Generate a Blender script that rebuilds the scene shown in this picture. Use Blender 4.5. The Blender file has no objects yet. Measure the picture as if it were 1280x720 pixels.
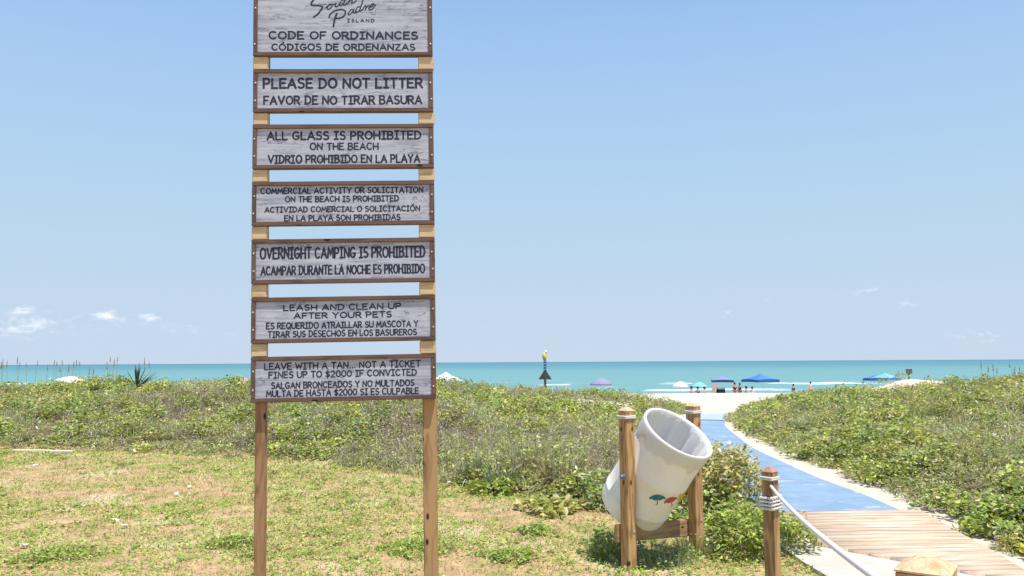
import bpy, bmesh, math, random
import numpy as np
from mathutils import Matrix, Vector
random.seed(7)
rng = np.random.default_rng(11)
R = math.radians
sc = bpy.context.scene
C = sc.collection

# ------------------------------------------------------------------ camera
F = 1000.0                       # focal length in pixels of a 1280 px wide frame
EYE = Vector((0, 0, 1.55))
PITCH, ROLL = math.atan(92.7 / F), R(-0.31)
CM = Matrix.Translation(EYE) @ Matrix.Rotation(R(90) + PITCH, 4, 'X') @ Matrix.Rotation(ROLL, 4, 'Z')
cam = bpy.data.cameras.new('camera')
camo = bpy.data.objects.new('camera', cam)
C.objects.link(camo)
camo.matrix_world = CM
cam.sensor_width = 36
cam.lens = 36 * F / 1280
cam.clip_start = 0.05
cam.clip_end = 200000
sc.camera = camo
CM3 = CM.to_3x3()

def ray(px, py):
    return CM3 @ Vector(((px - 640) / F, -(py - 360) / F, -1))
def at(px, py, Y):               # the point on the sight line at distance Y ahead
    d = ray(px, py)
    return EYE + d * (Y / d.y)
def gnd(px, py, z=0.0):          # the point where the sight line meets height z
    d = ray(px, py)
    return EYE + d * ((z - EYE.z) / d.z)

# ------------------------------------------------------------------ light
SUN = Vector((0.21, -0.22, 0.953)).normalized()
EL = math.asin(SUN.z)
AZ = math.atan2(SUN.x, SUN.y)
w = bpy.data.worlds.new('World')
sc.world = w
w.use_nodes = True
nt = w.node_tree
nt.nodes.clear()
sky = nt.nodes.new('ShaderNodeTexSky')
sky.sky_type = 'NISHITA'
sky.sun_disc = False
sky.sun_elevation = EL
sky.sun_rotation = AZ
sky.altitude = 0
sky.air_density = 1.0
sky.dust_density = 0.6
sky.ozone_density = 1.6
bg = nt.nodes.new('ShaderNodeBackground')
bg.inputs['Strength'].default_value = 0.13
wo = nt.nodes.new('ShaderNodeOutputWorld')
nt.links.new(bg.outputs[0], wo.inputs[0])
# small fair-weather clouds low over the sea, placed by direction
wtc = nt.nodes.new('ShaderNodeTexCoord')
def wn(kind, **kw):
    n = nt.nodes.new(kind)
    for k, v in kw.items():
        setattr(n, k, v)
    return n
def wmath(op, a, b=None, clamp=False):
    n = wn('ShaderNodeMath', operation=op, use_clamp=clamp)
    for i, v in enumerate((a, b)):
        if v is None: continue
        if isinstance(v, (int, float)): n.inputs[i].default_value = v
        else: nt.links.new(v, n.inputs[i])
    return n.outputs[0]
nz = wn('ShaderNodeTexNoise')
nz.inputs['Scale'].default_value = 75
nz.inputs['Detail'].default_value = 7
nz.inputs['Roughness'].default_value = 0.62
mp = wn('ShaderNodeMapping')
mp.inputs['Scale'].default_value = (1, 1, 2.2)
nt.links.new(wtc.outputs['Generated'], mp.inputs[0])
nt.links.new(mp.outputs[0], nz.inputs['Vector'])
cloud_sum = None
for (px, py, rad, hh, amp) in [(28, 388, 10, 5, .8), (190, 396, 9, 5, .85), (26, 409, 38, 14, 0.62), (140, 400, 44, 14, 0.34),
                           (132, 393, 12, 6, .6), (222, 411, 22, 9, .35), (282, 417, 26, 9, .35), (1088, 364, 26, 7, .36), (1138, 381, 12, 5, .55),
                           (911, 392, 10, 5, .5), (1200, 419, 26, 8, .3), (1236, 421, 12, 7, .4), (968, 372, 60, 14, .2), (1180, 362, 60, 12, .2)]:
    d = ray(px, py).normalized()
    rt = CM3 @ Vector((1, 0, 0)); up = CM3 @ Vector((0, 1, 0))
    def dotv(vec):
        n = wn('ShaderNodeVectorMath', operation='DOT_PRODUCT')
        nt.links.new(wtc.outputs['Generated'], n.inputs[0])
        n.inputs[1].default_value = vec
        return n.outputs['Value']
    fz = wmath('GREATER_THAN', dotv(d), 0.5)
    u = wmath('MULTIPLY', wmath('SUBTRACT', dotv(rt), d.dot(rt)), F / rad)
    v = wmath('MULTIPLY', wmath('SUBTRACT', dotv(up), d.dot(up)), F / hh)
    r2 = wmath('ADD', wmath('MULTIPLY', u, u), wmath('MULTIPLY', v, v))
    g = wmath('MULTIPLY', wmath('EXPONENT', wmath('MULTIPLY', r2, -1.0)), amp)
    g = wmath('MULTIPLY', g, fz)
    cloud_sum = g if cloud_sum is None else wmath('ADD', cloud_sum, g)
dens_ = wmath('ADD', wmath('MULTIPLY', cloud_sum, 1.15), wmath('MULTIPLY', wmath('SUBTRACT', nz.outputs[0], .5), 3.2))
cm = wmath('MULTIPLY', wmath('SUBTRACT', dens_, .38), 1.0, True)
cm = wmath('MULTIPLY', cm, wmath('MULTIPLY', cloud_sum, 1.1, True))
mixc = wn('ShaderNodeMix', data_type='RGBA')
tint = wn('ShaderNodeMix', data_type='RGBA', blend_type='MULTIPLY')
tint.inputs[0].default_value = 1
nt.links.new(sky.outputs[0], tint.inputs[6])
tint.inputs[7].default_value = (0.95, 1.0, 1.06, 1)
# humid sea air: the low sky pales to a milky blue towards the horizon
sepw = wn('ShaderNodeSeparateXYZ'); nt.links.new(wtc.outputs['Generated'], sepw.inputs[0])
rampw = wn('ShaderNodeValToRGB'); nt.links.new(sepw.outputs['Z'], rampw.inputs[0])
cr_ = rampw.color_ramp; cr_.interpolation = 'B_SPLINE'
stops = [(0.0, (3.3, 3.9, 4.75)), (0.09, (3.0, 3.85, 4.75)), (0.20, (2.6, 3.75, 4.85)), (0.33, (2.15, 3.3, 4.9)), (0.42, (1.85, 3.0, 4.85)), (0.6, (1.3, 2.3, 4.3))]
cr_.elements.remove(cr_.elements[1])
cr_.elements[0].position = 0.0; cr_.elements[0].color = tuple(v / 6 for v in stops[0][1]) + (1,)
for p_, c_ in stops[1:]:
    cr_.elements.new(p_).color = tuple(v / 6 for v in c_) + (1,)
gainw = wn('ShaderNodeVectorMath', operation='SCALE'); gainw.inputs['Scale'].default_value = 5.85
nt.links.new(rampw.outputs[0], gainw.inputs[0])
lowf = wn('ShaderNodeMapRange'); lowf.interpolation_type = 'SMOOTHSTEP'
nt.links.new(sepw.outputs['Z'], lowf.inputs[0])
lowf.inputs[1].default_value = .45; lowf.inputs[2].default_value = .75; lowf.inputs[3].default_value = 1; lowf.inputs[4].default_value = 0
airmix = wn('ShaderNodeMix', data_type='RGBA')
nt.links.new(lowf.outputs[0], airmix.inputs[0]); nt.links.new(tint.outputs[2], airmix.inputs[6]); nt.links.new(gainw.outputs[0], airmix.inputs[7])
nt.links.new(wmath('MULTIPLY', cm, .8), mixc.inputs[0])
nt.links.new(airmix.outputs[2], mixc.inputs[6])
mixc.inputs[7].default_value = (6.6, 6.7, 7.0, 1)
nt.links.new(mixc.outputs[2], bg.inputs['Color'])

sl = bpy.data.lights.new('sun', 'SUN')
sl.energy = 4.6
sl.angle = R(0.5)
sl.color = (1.0, 0.955, 0.88)
so = bpy.data.objects.new('sun', sl)
C.objects.link(so)
so.rotation_euler = SUN.to_track_quat('Z', 'Y').to_euler()
so.location = (6, -4, 30)

vs = sc.view_settings
vs.view_transform = 'Standard'
vs.look = 'None'
vs.gamma = 1
vs.use_curve_mapping = False
vs.exposure = 0.5
sc.cycles.max_bounces = 6
sc.cycles.diffuse_bounces = 4
sc.cycles.transparent_max_bounces = 6

# ------------------------------------------------------------------ helpers: objects
def tag(o, label=None, cat=None, group=None, kind=None):
    if label: o['label'] = label
    if cat: o['category'] = cat
    if group: o['group'] = group
    if kind: o['kind'] = kind
    return o
def empty(name, loc=(0, 0, 0), rotz=0):
    o = bpy.data.objects.new(name, None)
    o.empty_display_size = 0.1
    C.objects.link(o)
    o.location = loc
    o.rotation_euler = (0, 0, rotz)
    return o
def link(name, me, mat, parent=None, loc=None, smooth=False):
    o = bpy.data.objects.new(name, me)
    C.objects.link(o)
    if mat is not None and not me.materials: me.materials.append(mat)
    if parent: o.parent = parent
    if loc is not None: o.location = loc
    if smooth: me.polygons.foreach_set('use_smooth', [True] * len(me.polygons))
    return o
def np_mesh(name, V, quads=None, tris=None, cols=None, smooth=False):
    me = bpy.data.meshes.new(name)
    V = np.asarray(V, np.float32)
    me.vertices.add(len(V))
    me.vertices.foreach_set('co', V.ravel())
    nq = 0 if quads is None else len(quads)
    ntr = 0 if tris is None else len(tris)
    parts = []
    if nq: parts.append(np.asarray(quads, np.int32).ravel())
    if ntr: parts.append(np.asarray(tris, np.int32).ravel())
    L = np.concatenate(parts)
    me.loops.add(len(L))
    me.loops.foreach_set('vertex_index', L)
    me.polygons.add(nq + ntr)
    st = np.concatenate([np.arange(nq) * 4, nq * 4 + np.arange(ntr) * 3]).astype(np.int32)
    me.polygons.foreach_set('loop_start', st)
    if smooth: me.polygons.foreach_set('use_smooth', np.ones(nq + ntr, bool))
    if cols is not None:
        a = me.color_attributes.new('Col', 'FLOAT_COLOR', 'POINT')
        cc = np.ones((len(V), 4), np.float32)
        cc[:, :3] = cols
        a.data.foreach_set('color', cc.ravel())
    me.update(calc_edges=True)
    me.validate()
    return me
class MB:
    """collects boxes, tubes and lathes into one mesh"""
    def __init__(s): s.v = []; s.f = []
    def add(s, vs, fs, M=None):
        n = len(s.v)
        s.v += [tuple(M @ Vector(p)) if M is not None else tuple(p) for p in vs]
        s.f += [tuple(i + n for i in f) for f in fs]
    def box(s, x0, x1, y0, y1, z0, z1, M=None):
        s.add([(x0, y0, z0), (x1, y0, z0), (x1, y1, z0), (x0, y1, z0), (x0, y0, z1), (x1, y0, z1), (x1, y1, z1), (x0, y1, z1)],
              [(0, 3, 2, 1), (4, 5, 6, 7), (0, 1, 5, 4), (1, 2, 6, 5), (2, 3, 7, 6), (3, 0, 4, 7)], M)
    def loft(s, rings, cap=True, closed=True):
        n = len(rings[0]); b = len(s.v)
        for r in rings: s.v += [tuple(p) for p in r]
        for i in range(len(rings) - 1):
            for j in range(n if closed else n - 1):
                k = (j + 1) % n
                s.f.append((b + i * n + j, b + i * n + k, b + (i + 1) * n + k, b + (i + 1) * n + j))
        if cap:
            s.f.append(tuple(b + j for j in reversed(range(n))))
            s.f.append(tuple(b + (len(rings) - 1) * n + j for j in range(n)))
    def tube(s, pts, rad, n=8, cap=True, flat=None):
        pts = [Vector(p) for p in pts]
        rads = rad if isinstance(rad, (list, tuple)) else [rad] * len(pts)
        rings = []
        ref = Vector((0.13, 0.21, 0.97))
        for i, p in enumerate(pts):
            t = (pts[min(i + 1, len(pts) - 1)] - pts[max(i - 1, 0)]).normalized()
            a = t.cross(ref)
            if a.length < 0.05: a = t.cross(Vector((1, 0, 0)))
            a.normalize(); bb = t.cross(a)
            rings.append([p + (a * math.cos(q) + bb * math.sin(q)) * rads[i] for q in [2 * math.pi * k / n for k in range(n)]])
        s.loft(rings, cap)
    def build(s, name, mat, parent=None, smooth=False, bevel=0, loc=None):
        me = bpy.data.meshes.new(name)
        me.from_pydata(s.v, [], s.f)
        if bevel:
            bm = bmesh.new(); bm.from_mesh(me)
            bmesh.ops.recalc_face_normals(bm, faces=bm.faces)
            es = [e for e in bm.edges if len(e.link_faces) == 2 and e.calc_face_angle(0) > 0.5]
            bmesh.ops.bevel(bm, geom=es, offset=bevel, segments=2, affect='EDGES', clamp_overlap=True)
            bm.to_mesh(me); bm.free()
        else:
            bm = bmesh.new(); bm.from_mesh(me)
            bmesh.ops.recalc_face_normals(bm, faces=bm.faces)
            bm.to_mesh(me); bm.free()
        me.update()
        return link(name, me, mat, parent, loc, smooth)
def dup(o, parent=None):
    c = o.copy(); C.objects.link(c)
    if parent: c.parent = parent
    for ch in [q for q in bpy.data.objects if q.parent == o]: dup(ch, c)
    return c

# ------------------------------------------------------------------ helpers: materials
class NT:
    def __init__(s, name):
        s.m = bpy.data.materials.new(name); s.m.use_nodes = True
        s.t = s.m.node_tree; s.t.nodes.clear()
        s.out = s.t.nodes.new('ShaderNodeOutputMaterial')
    def n(s, k, **kw):
        q = s.t.nodes.new(k)
        for a, b in kw.items(): setattr(q, a, b)
        return q
    def set(s, sock, v):
        if isinstance(v, bpy.types.NodeSocket): s.t.links.new(v, sock)
        elif isinstance(v, (tuple, list)) and len(v) == 3 and sock.type == 'RGBA': sock.default_value = (*v, 1)
        else: sock.default_value = v
    def math(s, op, a, b=0.0, clamp=False):
        q = s.n('ShaderNodeMath', operation=op, use_clamp=clamp)
        s.set(q.inputs[0], a); s.set(q.inputs[1], b)
        return q.outputs[0]
    def mix(s, f, a, b, mode='MIX'):
        q = s.n('ShaderNodeMix', data_type='RGBA', blend_type=mode)
        s.set(q.inputs[0], f); s.set(q.inputs[6], a); s.set(q.inputs[7], b)
        return q.outputs[2]
    def coord(s, kind='Object', scale=(1, 1, 1), loc=(0, 0, 0), rot=(0, 0, 0)):
        c = s.n('ShaderNodeTexCoord'); m = s.n('ShaderNodeMapping')
        s.t.links.new(c.outputs[kind], m.inputs[0])
        m.inputs['Scale'].default_value = scale; m.inputs['Location'].default_value = loc; m.inputs['Rotation'].default_value = rot
        return m.outputs[0]
    def noise(s, vec, scale, detail=4, rough=.55, dist=0.0):
        q = s.n('ShaderNodeTexNoise')
        s.set(q.inputs['Vector'], vec); q.inputs['Scale'].default_value = scale
        q.inputs['Detail'].default_value = detail; q.inputs['Roughness'].default_value = rough; q.inputs['Distortion'].default_value = dist
        return q.outputs[0]
    def step(s, v, lo, hi, a=0.0, b=1.0):
        q = s.n('ShaderNodeMapRange'); q.interpolation_type = 'SMOOTHSTEP'
        s.set(q.inputs[0], v)
        q.inputs[1].default_value = lo; q.inputs[2].default_value = hi; q.inputs[3].default_value = a; q.inputs[4].default_value = b
        return q.outputs[0]
    def attr(s, name):
        return s.n('ShaderNodeAttribute', attribute_name=name)
    def bump(s, h, strength=.3, dist=.01):
        q = s.n('ShaderNodeBump'); s.set(q.inputs['Height'], h)
        q.inputs['Strength'].default_value = strength; q.inputs['Distance'].default_value = dist
        return q.outputs[0]
    def pbr(s, col, rough=.6, spec=.3, normal=None, metal=0.0, **kw):
        q = s.n('ShaderNodeBsdfPrincipled')
        s.set(q.inputs['Base Color'], col); s.set(q.inputs['Roughness'], rough)
        q.inputs['Specular IOR Level'].default_value = spec; q.inputs['Metallic'].default_value = metal
        if normal is not None: s.set(q.inputs['Normal'], normal)
        for k, v in kw.items(): s.set(q.inputs[k], v)
        s.t.links.new(q.outputs[0], s.out.inputs[0])
        return q
def plain(name, col, rough=.6, spec=.3, var=.12, scale=30, metal=0.0):
    k = NT(name); v = k.coord()
    f = k.noise(v, scale, 4)
    c2 = tuple(max(0, c * (1 - var * 2)) for c in col)
    c1 = tuple(c * (1 + var * .6) for c in col)
    k.pbr(k.mix(k.step(f, .3, .7), c2, c1), rough, spec, k.bump(f, .15, .003), metal)
    return k.m
def wood(name, light, dark, along='Z', knots=True, knot_min=.35, rough=.75, scale=1.0, seed=0, grey=None, greyamt=0.0):
    k = NT(name)
    big, sm = 38 * scale, 1.6 * scale
    sca = {'X': (sm, big, big), 'Y': (big, sm, big), 'Z': (big, big, sm)}[along]
    soft = {'X': (1.2, 9, 9), 'Y': (9, 1.2, 9), 'Z': (9, 9, 1.2)}[along]
    v = k.coord('Object', tuple(a * .35 for a in sca), (seed * 3.1, seed * 1.7, seed * 2.3))
    v2 = k.coord('Object', tuple(a * scale for a in soft), (seed * 1.3, seed * 2.9, seed))
    warp = k.noise(v2, 1.0, 3)
    grain = k.noise(v, 1.0, 6, .65, .8)
    # cathedral grain bands
    band = k.math('SINE', k.math('ADD', k.math('MULTIPLY', warp, 42.0), k.math('MULTIPLY', grain, 4.0)))
    f = k.math('ADD', k.math('MULTIPLY', k.math('MULTIPLY_ADD', band, .5), .28), k.math('MULTIPLY', grain, .85))
    col = k.mix(k.step(f, .2, .66), dark, light)
    if grey: col = k.mix(k.math('MULTIPLY', k.step(warp, .35, .65), greyamt), col, grey)
    if knots:
        sx3 = k.n('ShaderNodeSeparateXYZ'); k.set(sx3.inputs[0], k.coord('Object'))
        ax3 = {'X': (0, 1, 2), 'Y': (1, 0, 2), 'Z': (2, 0, 1)}[along]
        cb3 = k.n('ShaderNodeCombineXYZ')
        k.set(cb3.inputs[0], k.math('MULTIPLY_ADD', sx3.outputs[ax3[0]], 5.5)); k.set(cb3.inputs[1], k.math('MULTIPLY', k.math('ADD', sx3.outputs[ax3[1]], sx3.outputs[ax3[2]]), 12.0)); cb3.inputs[2].default_value = seed * 3.7
        vo = k.n('ShaderNodeTexVoronoi'); vo.voronoi_dimensions = '2D'
        k.set(vo.inputs['Vector'], cb3.outputs[0])
        vo.inputs['Scale'].default_value = .8
        kn = k.step(vo.outputs['Distance'], .05, .12, 1, 0)
        wn_ = k.n('ShaderNodeTexWhiteNoise'); k.set(wn_.inputs['Vector'], vo.outputs['Position'])
        kn = k.math('MULTIPLY', kn, k.math('GREATER_THAN', wn_.outputs['Value'], knot_min))
        col = k.mix(kn, col, tuple(d * .25 for d in dark))
    k.pbr(col, rough, .25, k.bump(grain, .35, .004))
    return k.m
def attr_leaf(name, trans=.35, rough=.55, spec=.25):
    k = NT(name)
    c = k.attr('Col').outputs['Color']
    q = k.n('ShaderNodeBsdfPrincipled')
    k.set(q.inputs['Base Color'], c); q.inputs['Roughness'].default_value = rough; q.inputs['Specular IOR Level'].default_value = spec
    tr = k.n('ShaderNodeBsdfTranslucent'); k.set(tr.inputs[0], k.mix(.5, c, (.22, .26, .03)))
    mx = k.n('ShaderNodeMixShader'); mx.inputs[0].default_value = trans
    k.t.links.new(q.outputs[0], mx.inputs[1]); k.t.links.new(tr.outputs[0], mx.inputs[2])
    k.t.links.new(mx.outputs[0], k.out.inputs[0])
    return k.m

# ------------------------------------------------------------------ terrain
class VNoise:
    def __init__(s, seed, n=256):
        s.g = np.random.default_rng(seed).random((n, n)); s.n = n
    def one(s, x, y):
        xi = np.floor(x).astype(int); yi = np.floor(y).astype(int)
        fx = x - xi; fy = y - yi
        fx = fx * fx * (3 - 2 * fx); fy = fy * fy * (3 - 2 * fy)
        g, n = s.g, s.n
        a = g[xi % n, yi % n]; b = g[(xi + 1) % n, yi % n]; c = g[xi % n, (yi + 1) % n]; d = g[(xi + 1) % n, (yi + 1) % n]
        return (a * (1 - fx) + b * fx) * (1 - fy) + (c * (1 - fx) + d * fx) * fy
    def __call__(s, x, y, scale=1, octs=3):
        x = np.asarray(x, float) / scale; y = np.asarray(y, float) / scale
        t = 0; a = .5; tot = 0
        for _ in range(octs):
            t = t + a * s.one(x, y); tot += a; x = x * 2.03 + 17.3; y = y * 2.03 + 5.1; a *= .5
        return t / tot
N1, N2, N3, N4 = VNoise(1), VNoise(2), VNoise(3), VNoise(4)
def sstep(a, b, x):
    t = np.clip((x - a) / (b - a), 0, 1)
    return t * t * (3 - 2 * t)
def poly_sd(P, x, y):            # signed distance, positive inside
    x = np.asarray(x, float); y = np.asarray(y, float)
    d = np.full(x.shape, 1e9); ins = np.zeros(x.shape, bool)
    n = len(P)
    for i in range(n):
        ax, ay = P[i]; bx, by = P[(i + 1) % n]
        ex, ey = bx - ax, by - ay
        t = np.clip(((x - ax) * ex + (y - ay) * ey) / (ex * ex + ey * ey + 1e-12), 0, 1)
        d = np.minimum(d, np.hypot(x - ax - t * ex, y - ay - t * ey))
        c = (ay > y) != (by > y)
        xi = ax + (y - ay) * ex / (ey if abs(ey) > 1e-9 else 1e-9)
        ins ^= c & (x < xi)
    return np.where(ins, d, -d)
def g2(px, py):
    p = gnd(px, py); return (p.x, p.y)
# mat (blue roll-out path): right edge read off the ground, width about 1.5 m
mat_right = [g2(*p) for p in [(1130, 641.5), (1078, 619), (1027, 601), (995, 587.5), (963, 572.5), (940, 560), (927, 550), (912, 539), (906, 532), (907, 519.5)]]
mat_left = []
for i, (x, y) in enumerate(mat_right):
    a = mat_right[max(i - 1, 0)]; b = mat_right[min(i + 1, len(mat_right) - 1)]
    tx, ty = b[0] - a[0], b[1] - a[1]; l = math.hypot(tx, ty)
    mat_left.append((x - 1.5 * ty / l, y + .6 * 1.5 * tx / l))
mat_left[0] = (mat_right[0][0] - 1.45, mat_right[0][1] - .05)
mat_left[-1] = (mat_right[-1][0] - 1.05, mat_right[-1][1] + .05)
lawn_edge = [g2(*p) for p in [(-160, 562), (0, 562.5), (150, 564), (300, 573), (420, 580.5), (500, 590), (560, 605), (640, 618), (740, 640), (830, 655), (905, 668)]]
left_poly = [(-70, lawn_edge[0][1])] + lawn_edge + [(2.55, 6.9), (2.5, 7.8), (2.45, 9.5), (2.5, 11.5), (2.65, 14), (3.0, 17), (3.6, 20), (4.6, 22.8), (5.4, 24.4), (5.9, 26.5), (6.0, 29), (5, 32.5), (0, 35), (-70, 36)]
right_poly = [g2(*p) for p in [(1340, 722), (1268, 690), (1186, 645), (1138, 630), (1108, 615.5), (1068, 601.5), (1037, 591.5), (996, 573.5), (954, 555.5), (927, 540.5), (911, 526)]] + \
    [(6.5, 23.6), (7.1, 25.5), (8.6, 28), (10.5, 33), (14, 35), (70, 36), (70, 3), (4.5, 3)]
def beach_profile(y):
    return np.interp(y, [-100, 23, 45, 50, 62, 83, 100, 140, 300, 90000], [0, 0, -.24, -.45, -1.3, -2.42, -2.9, -4.2, -9, -30])
def masks(x, y):
    jit = (N2(x, y, 1.1, 3) - .5) * .9
    dl = poly_sd(left_poly, x, y); dr = poly_sd(right_poly, x, y)
    return dl, dr, jit
def height(x, y, d=None):
    dl, dr = (d if d is not None else masks(x, y)[:2])
    h = beach_profile(y)
    h = h + (N1(x, y, 2.5, 3) - .5) * .05 * sstep(3, 6, y)
    lump = (N3(x, y, 3.2, 3) - .5)
    hl = .66 * sstep(-.3, 9.5, dl) + lump * .42 * sstep(.4, 3, dl) + .1 * sstep(0, 1.2, dl)
    # higher at the far left, lower at the path end
    hl *= 1.0 - .08 * sstep(-5, -14, x)
    hr = .66 * sstep(-.2, 8.5, dr) + lump * .4 * sstep(.4, 3, dr) + .1 * sstep(0, 1.0, dr)
    hr = hr - .20 * np.exp(-((x - 12.6) / 1.5) ** 2 - ((y - 25.5) / 3) ** 2) * sstep(0, 2, dr) + .42 * np.exp(-((x - 15.4) / 2.4) ** 2 - ((y - 31) / 1.6) ** 2) * sstep(0, 1, dr)
    h = h + np.where(dl > -.3, hl, 0) + np.where(dr > -.3, hr, 0)
    # sand banked along the path
    return h
def hz(x, y):
    return float(height(np.array([x]), np.array([y]))[0])
# bare sand openings on the dune crests
bare = [(at(757, 484, 25.5).x, 25.5, 1.0), (at(783, 485, 26).x, 26, .6), (at(735, 482, 26).x, 26, .45), (at(1112, 480, 31).x, 31, 1.1), (at(1160, 480, 31).x, 31, 1.5), (at(1085, 480, 31).x, 31, .8), (at(1190, 480, 31.5).x, 31.5, .9)]
def bare_mask(x, y):
    m = np.zeros(np.shape(x))
    for bx, by, r in bare:
        m = np.maximum(m, sstep(1.25, .6, np.hypot(x - bx, (y - by) * .45) / r))
    return m

def frange(a, b, s):
    return list(np.arange(a, b, s))
xs = np.array([-60000, -9000, -1500, -300, -120, -60, -40] + frange(-30, -16, .5) + frange(-16, 18, .17) + frange(18, 32, .5) + [32, 40, 60, 120, 300, 1500, 9000, 60000], float)
ys = np.array([-300, -60, -20, -8, -3, 0] + frange(1.5, 4, .5) + frange(4, 30, .17) + frange(30, 52, .5) + frange(52, 104, 2) + [110, 130, 160, 220, 300, 600, 2000, 9000, 40000, 90000], float)
X, Y = np.meshgrid(xs, ys)
dl, dr, jit = masks(X.ravel(), Y.ravel())
Z = height(X.ravel(), Y.ravel(), (dl, dr))
nx, ny = len(xs), len(ys)
idx = np.arange(nx * ny).reshape(ny, nx)
quads = np.stack([idx[:-1, :-1], idx[:-1, 1:], idx[1:, 1:], idx[1:, :-1]], -1).reshape(-1, 4)
dune = sstep(.15, .7, np.maximum(dl, dr) + jit * .35)
xr, yr = X.ravel(), Y.ravel()
mr = np.array(mat_right); 
path_poly = [(p[0] + .55, p[1]) for p in mat_right] + [(7.5, 24), (12, 34)] + [(60, 45), (-60, 45), (4, 33)] + [(p[0] - .5, p[1]) for p in reversed(mat_left)] + [(2.2, 6.6), (3.2, 5.2), (5.2, 4.5), (4.9, 7.4)]
sand = sstep(-.5, .3, poly_sd(path_poly, xr, yr) + jit * .5)
sand = np.maximum(sand, sstep(33, 37, yr + jit * 3))
sand = np.maximum(sand * (1 - dune), bare_mask(xr, yr + jit))
cols = np.stack([dune, sand, np.zeros_like(dune)], -1)
gm = NT('ground_soil_and_sand')
P = gm.coord('Object')
sep = gm.n('ShaderNodeSeparateColor'); gm.set(sep.inputs[0], gm.attr('Col').outputs['Color'])
n_big = gm.noise(P, .9, 5, .6); n_mid = gm.noise(P, 5, 5, .6); n_fine = gm.noise(P, 60, 4, .7)
lawnc = gm.mix(gm.step(n_mid, .35, .66), (.48, .33, .175), (.31, .205, .10))
lawnc = gm.mix(gm.step(n_fine, .3, .75), lawnc, gm.mix(.5, lawnc, (.55, .42, .25)))
lawnc = gm.mix(gm.math('MULTIPLY', gm.step(n_big, .53, .66), .6), lawnc, (.62, .51, .36))
lawnc = gm.mix(gm.math('MULTIPLY', gm.step(gm.noise(P, 2.6, 5, .65), .52, .62), .7), lawnc, (.21, .22, .06))
dunec = gm.mix(gm.step(n_mid, .35, .65), (.085, .062, .04), (.17, .125, .08))  # litter soil, colour darkened so gaps between tufts look shadowed
sandc = gm.mix(gm.step(n_mid, .3, .7), (.54, .465, .36), (.61, .545, .44))
sandc = gm.mix(gm.math('MULTIPLY', gm.step(n_fine, .4, .8), .35), sandc, (.5, .41, .3))
dm = gm.step(gm.math('ADD', sep.outputs[0], gm.math('MULTIPLY', gm.math('SUBTRACT', n_mid, .5), .6)), .35, .65)
sm_ = gm.step(gm.math('ADD', sep.outputs[1], gm.math('MULTIPLY', gm.math('SUBTRACT', n_mid, .5), .8)), .38, .62)
col = gm.mix(sm_, gm.mix(dm, lawnc, dunec), sandc)
gm.pbr(col, .95, .1, gm.bump(gm.math('ADD', n_fine, gm.math('MULTIPLY', n_mid, 2.0)), .6, .02))
me = np_mesh('ground', np.stack([xr, yr, Z], -1), quads, None, cols, True)
tag(link('ground', me, gm.m), kind='structure')

# ------------------------------------------------------------------ sea
SEA = -2.7
sx = np.array([-60000, -20000, -6000, -2000, -700, -350] + frange(-200, 200, 2.0) + [200, 350, 700, 2000, 6000, 20000, 60000], float)
sy = np.array(frange(84, 200, .75) + frange(200, 320, 4) + [320, 400, 600, 1000, 2000, 5000, 12000, 30000, 80000], float)
X, Y = np.meshgrid(sx, sy); xr, yr = X.ravel(), Y.ravel()
wob = (N1(xr, yr * .3, 22, 3) - .5)
b1 = 158 - .12 * xr + wob * 26       # outer breaker line
b2 = 124 - .05 * xr + wob * 22
def ridge(b, w_, amp): return amp * np.exp(-((yr - b) / w_) ** 2)
pres1 = np.clip(sum(np.exp(-((xr - c_) / w_) ** 4) * a_ for c_, w_, a_ in ((31, 3.5, .9), (58, 11, 1), (86, 14, .95), (-20, 7, .6), (-62, 9, .9), (-100, 22, .9), (8, 5, .6))) + .25 * (N2(xr, np.zeros_like(xr), 7, 2) - .4), 0, 1); pres2 = sstep(.35, .55, N3(xr, np.zeros_like(xr), 13, 2))
seaz = SEA + ridge(b1, 2.2, .22) * pres1 + ridge(b2, 2.0, .14) * pres2 + (N2(xr, yr, 6, 3) - .5) * .12 * sstep(84, 110, yr)
foam = np.clip(ridge(b1 - 2, 2.2, .85) * pres1 + ridge(b1 - 6, 3, .2) * pres1 + ridge(b2 - 2, 4.2, .66) * pres2 + ridge(b2 + 9, 1.5, .3), 0, 1)
for o_, w_, a_ in ((-34, 1.6, .42), (14, 2.0, .40), (34, 2.4, .30), (-12, 1.4, .36)):
    foam = np.maximum(foam, np.clip(ridge(b1 + o_ + wob * 10, w_, a_), 0, 1))
foam = np.maximum(foam, sstep(106, 97, yr + wob * 14) * .8)
nx, ny = len(sx), len(sy); idx = np.arange(nx * ny).reshape(ny, nx)
quads = np.stack([idx[:-1, :-1], idx[:-1, 1:], idx[1:, 1:], idx[1:, :-1]], -1).reshape(-1, 4)
sm = NT('turquoise_sea_water')
P = sm.coord('Object')
geo = sm.n('ShaderNodeNewGeometry'); sp = sm.n('ShaderNodeSeparateXYZ'); sm.set(sp.inputs[0], geo.outputs['Position'])
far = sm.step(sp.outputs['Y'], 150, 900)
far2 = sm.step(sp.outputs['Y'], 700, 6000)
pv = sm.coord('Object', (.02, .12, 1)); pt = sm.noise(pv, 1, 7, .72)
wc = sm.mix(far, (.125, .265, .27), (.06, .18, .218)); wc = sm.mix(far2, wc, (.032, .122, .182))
wc = sm.mix(sm.math('MULTIPLY', sm.step(pt, .42, .66), .5), wc, (.12, .27, .255))
fs = sm.n('ShaderNodeSeparateColor'); sm.set(fs.inputs[0], sm.attr('Col').outputs['Color'])
fn = sm.noise(sm.coord('Object', (.22, .6, 1)), 1, 7, .72)
brk = sm.noise(sm.coord('Object', (.16, 1.1, 1), (3, 8, 0)), 1, 6, .75)
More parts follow.
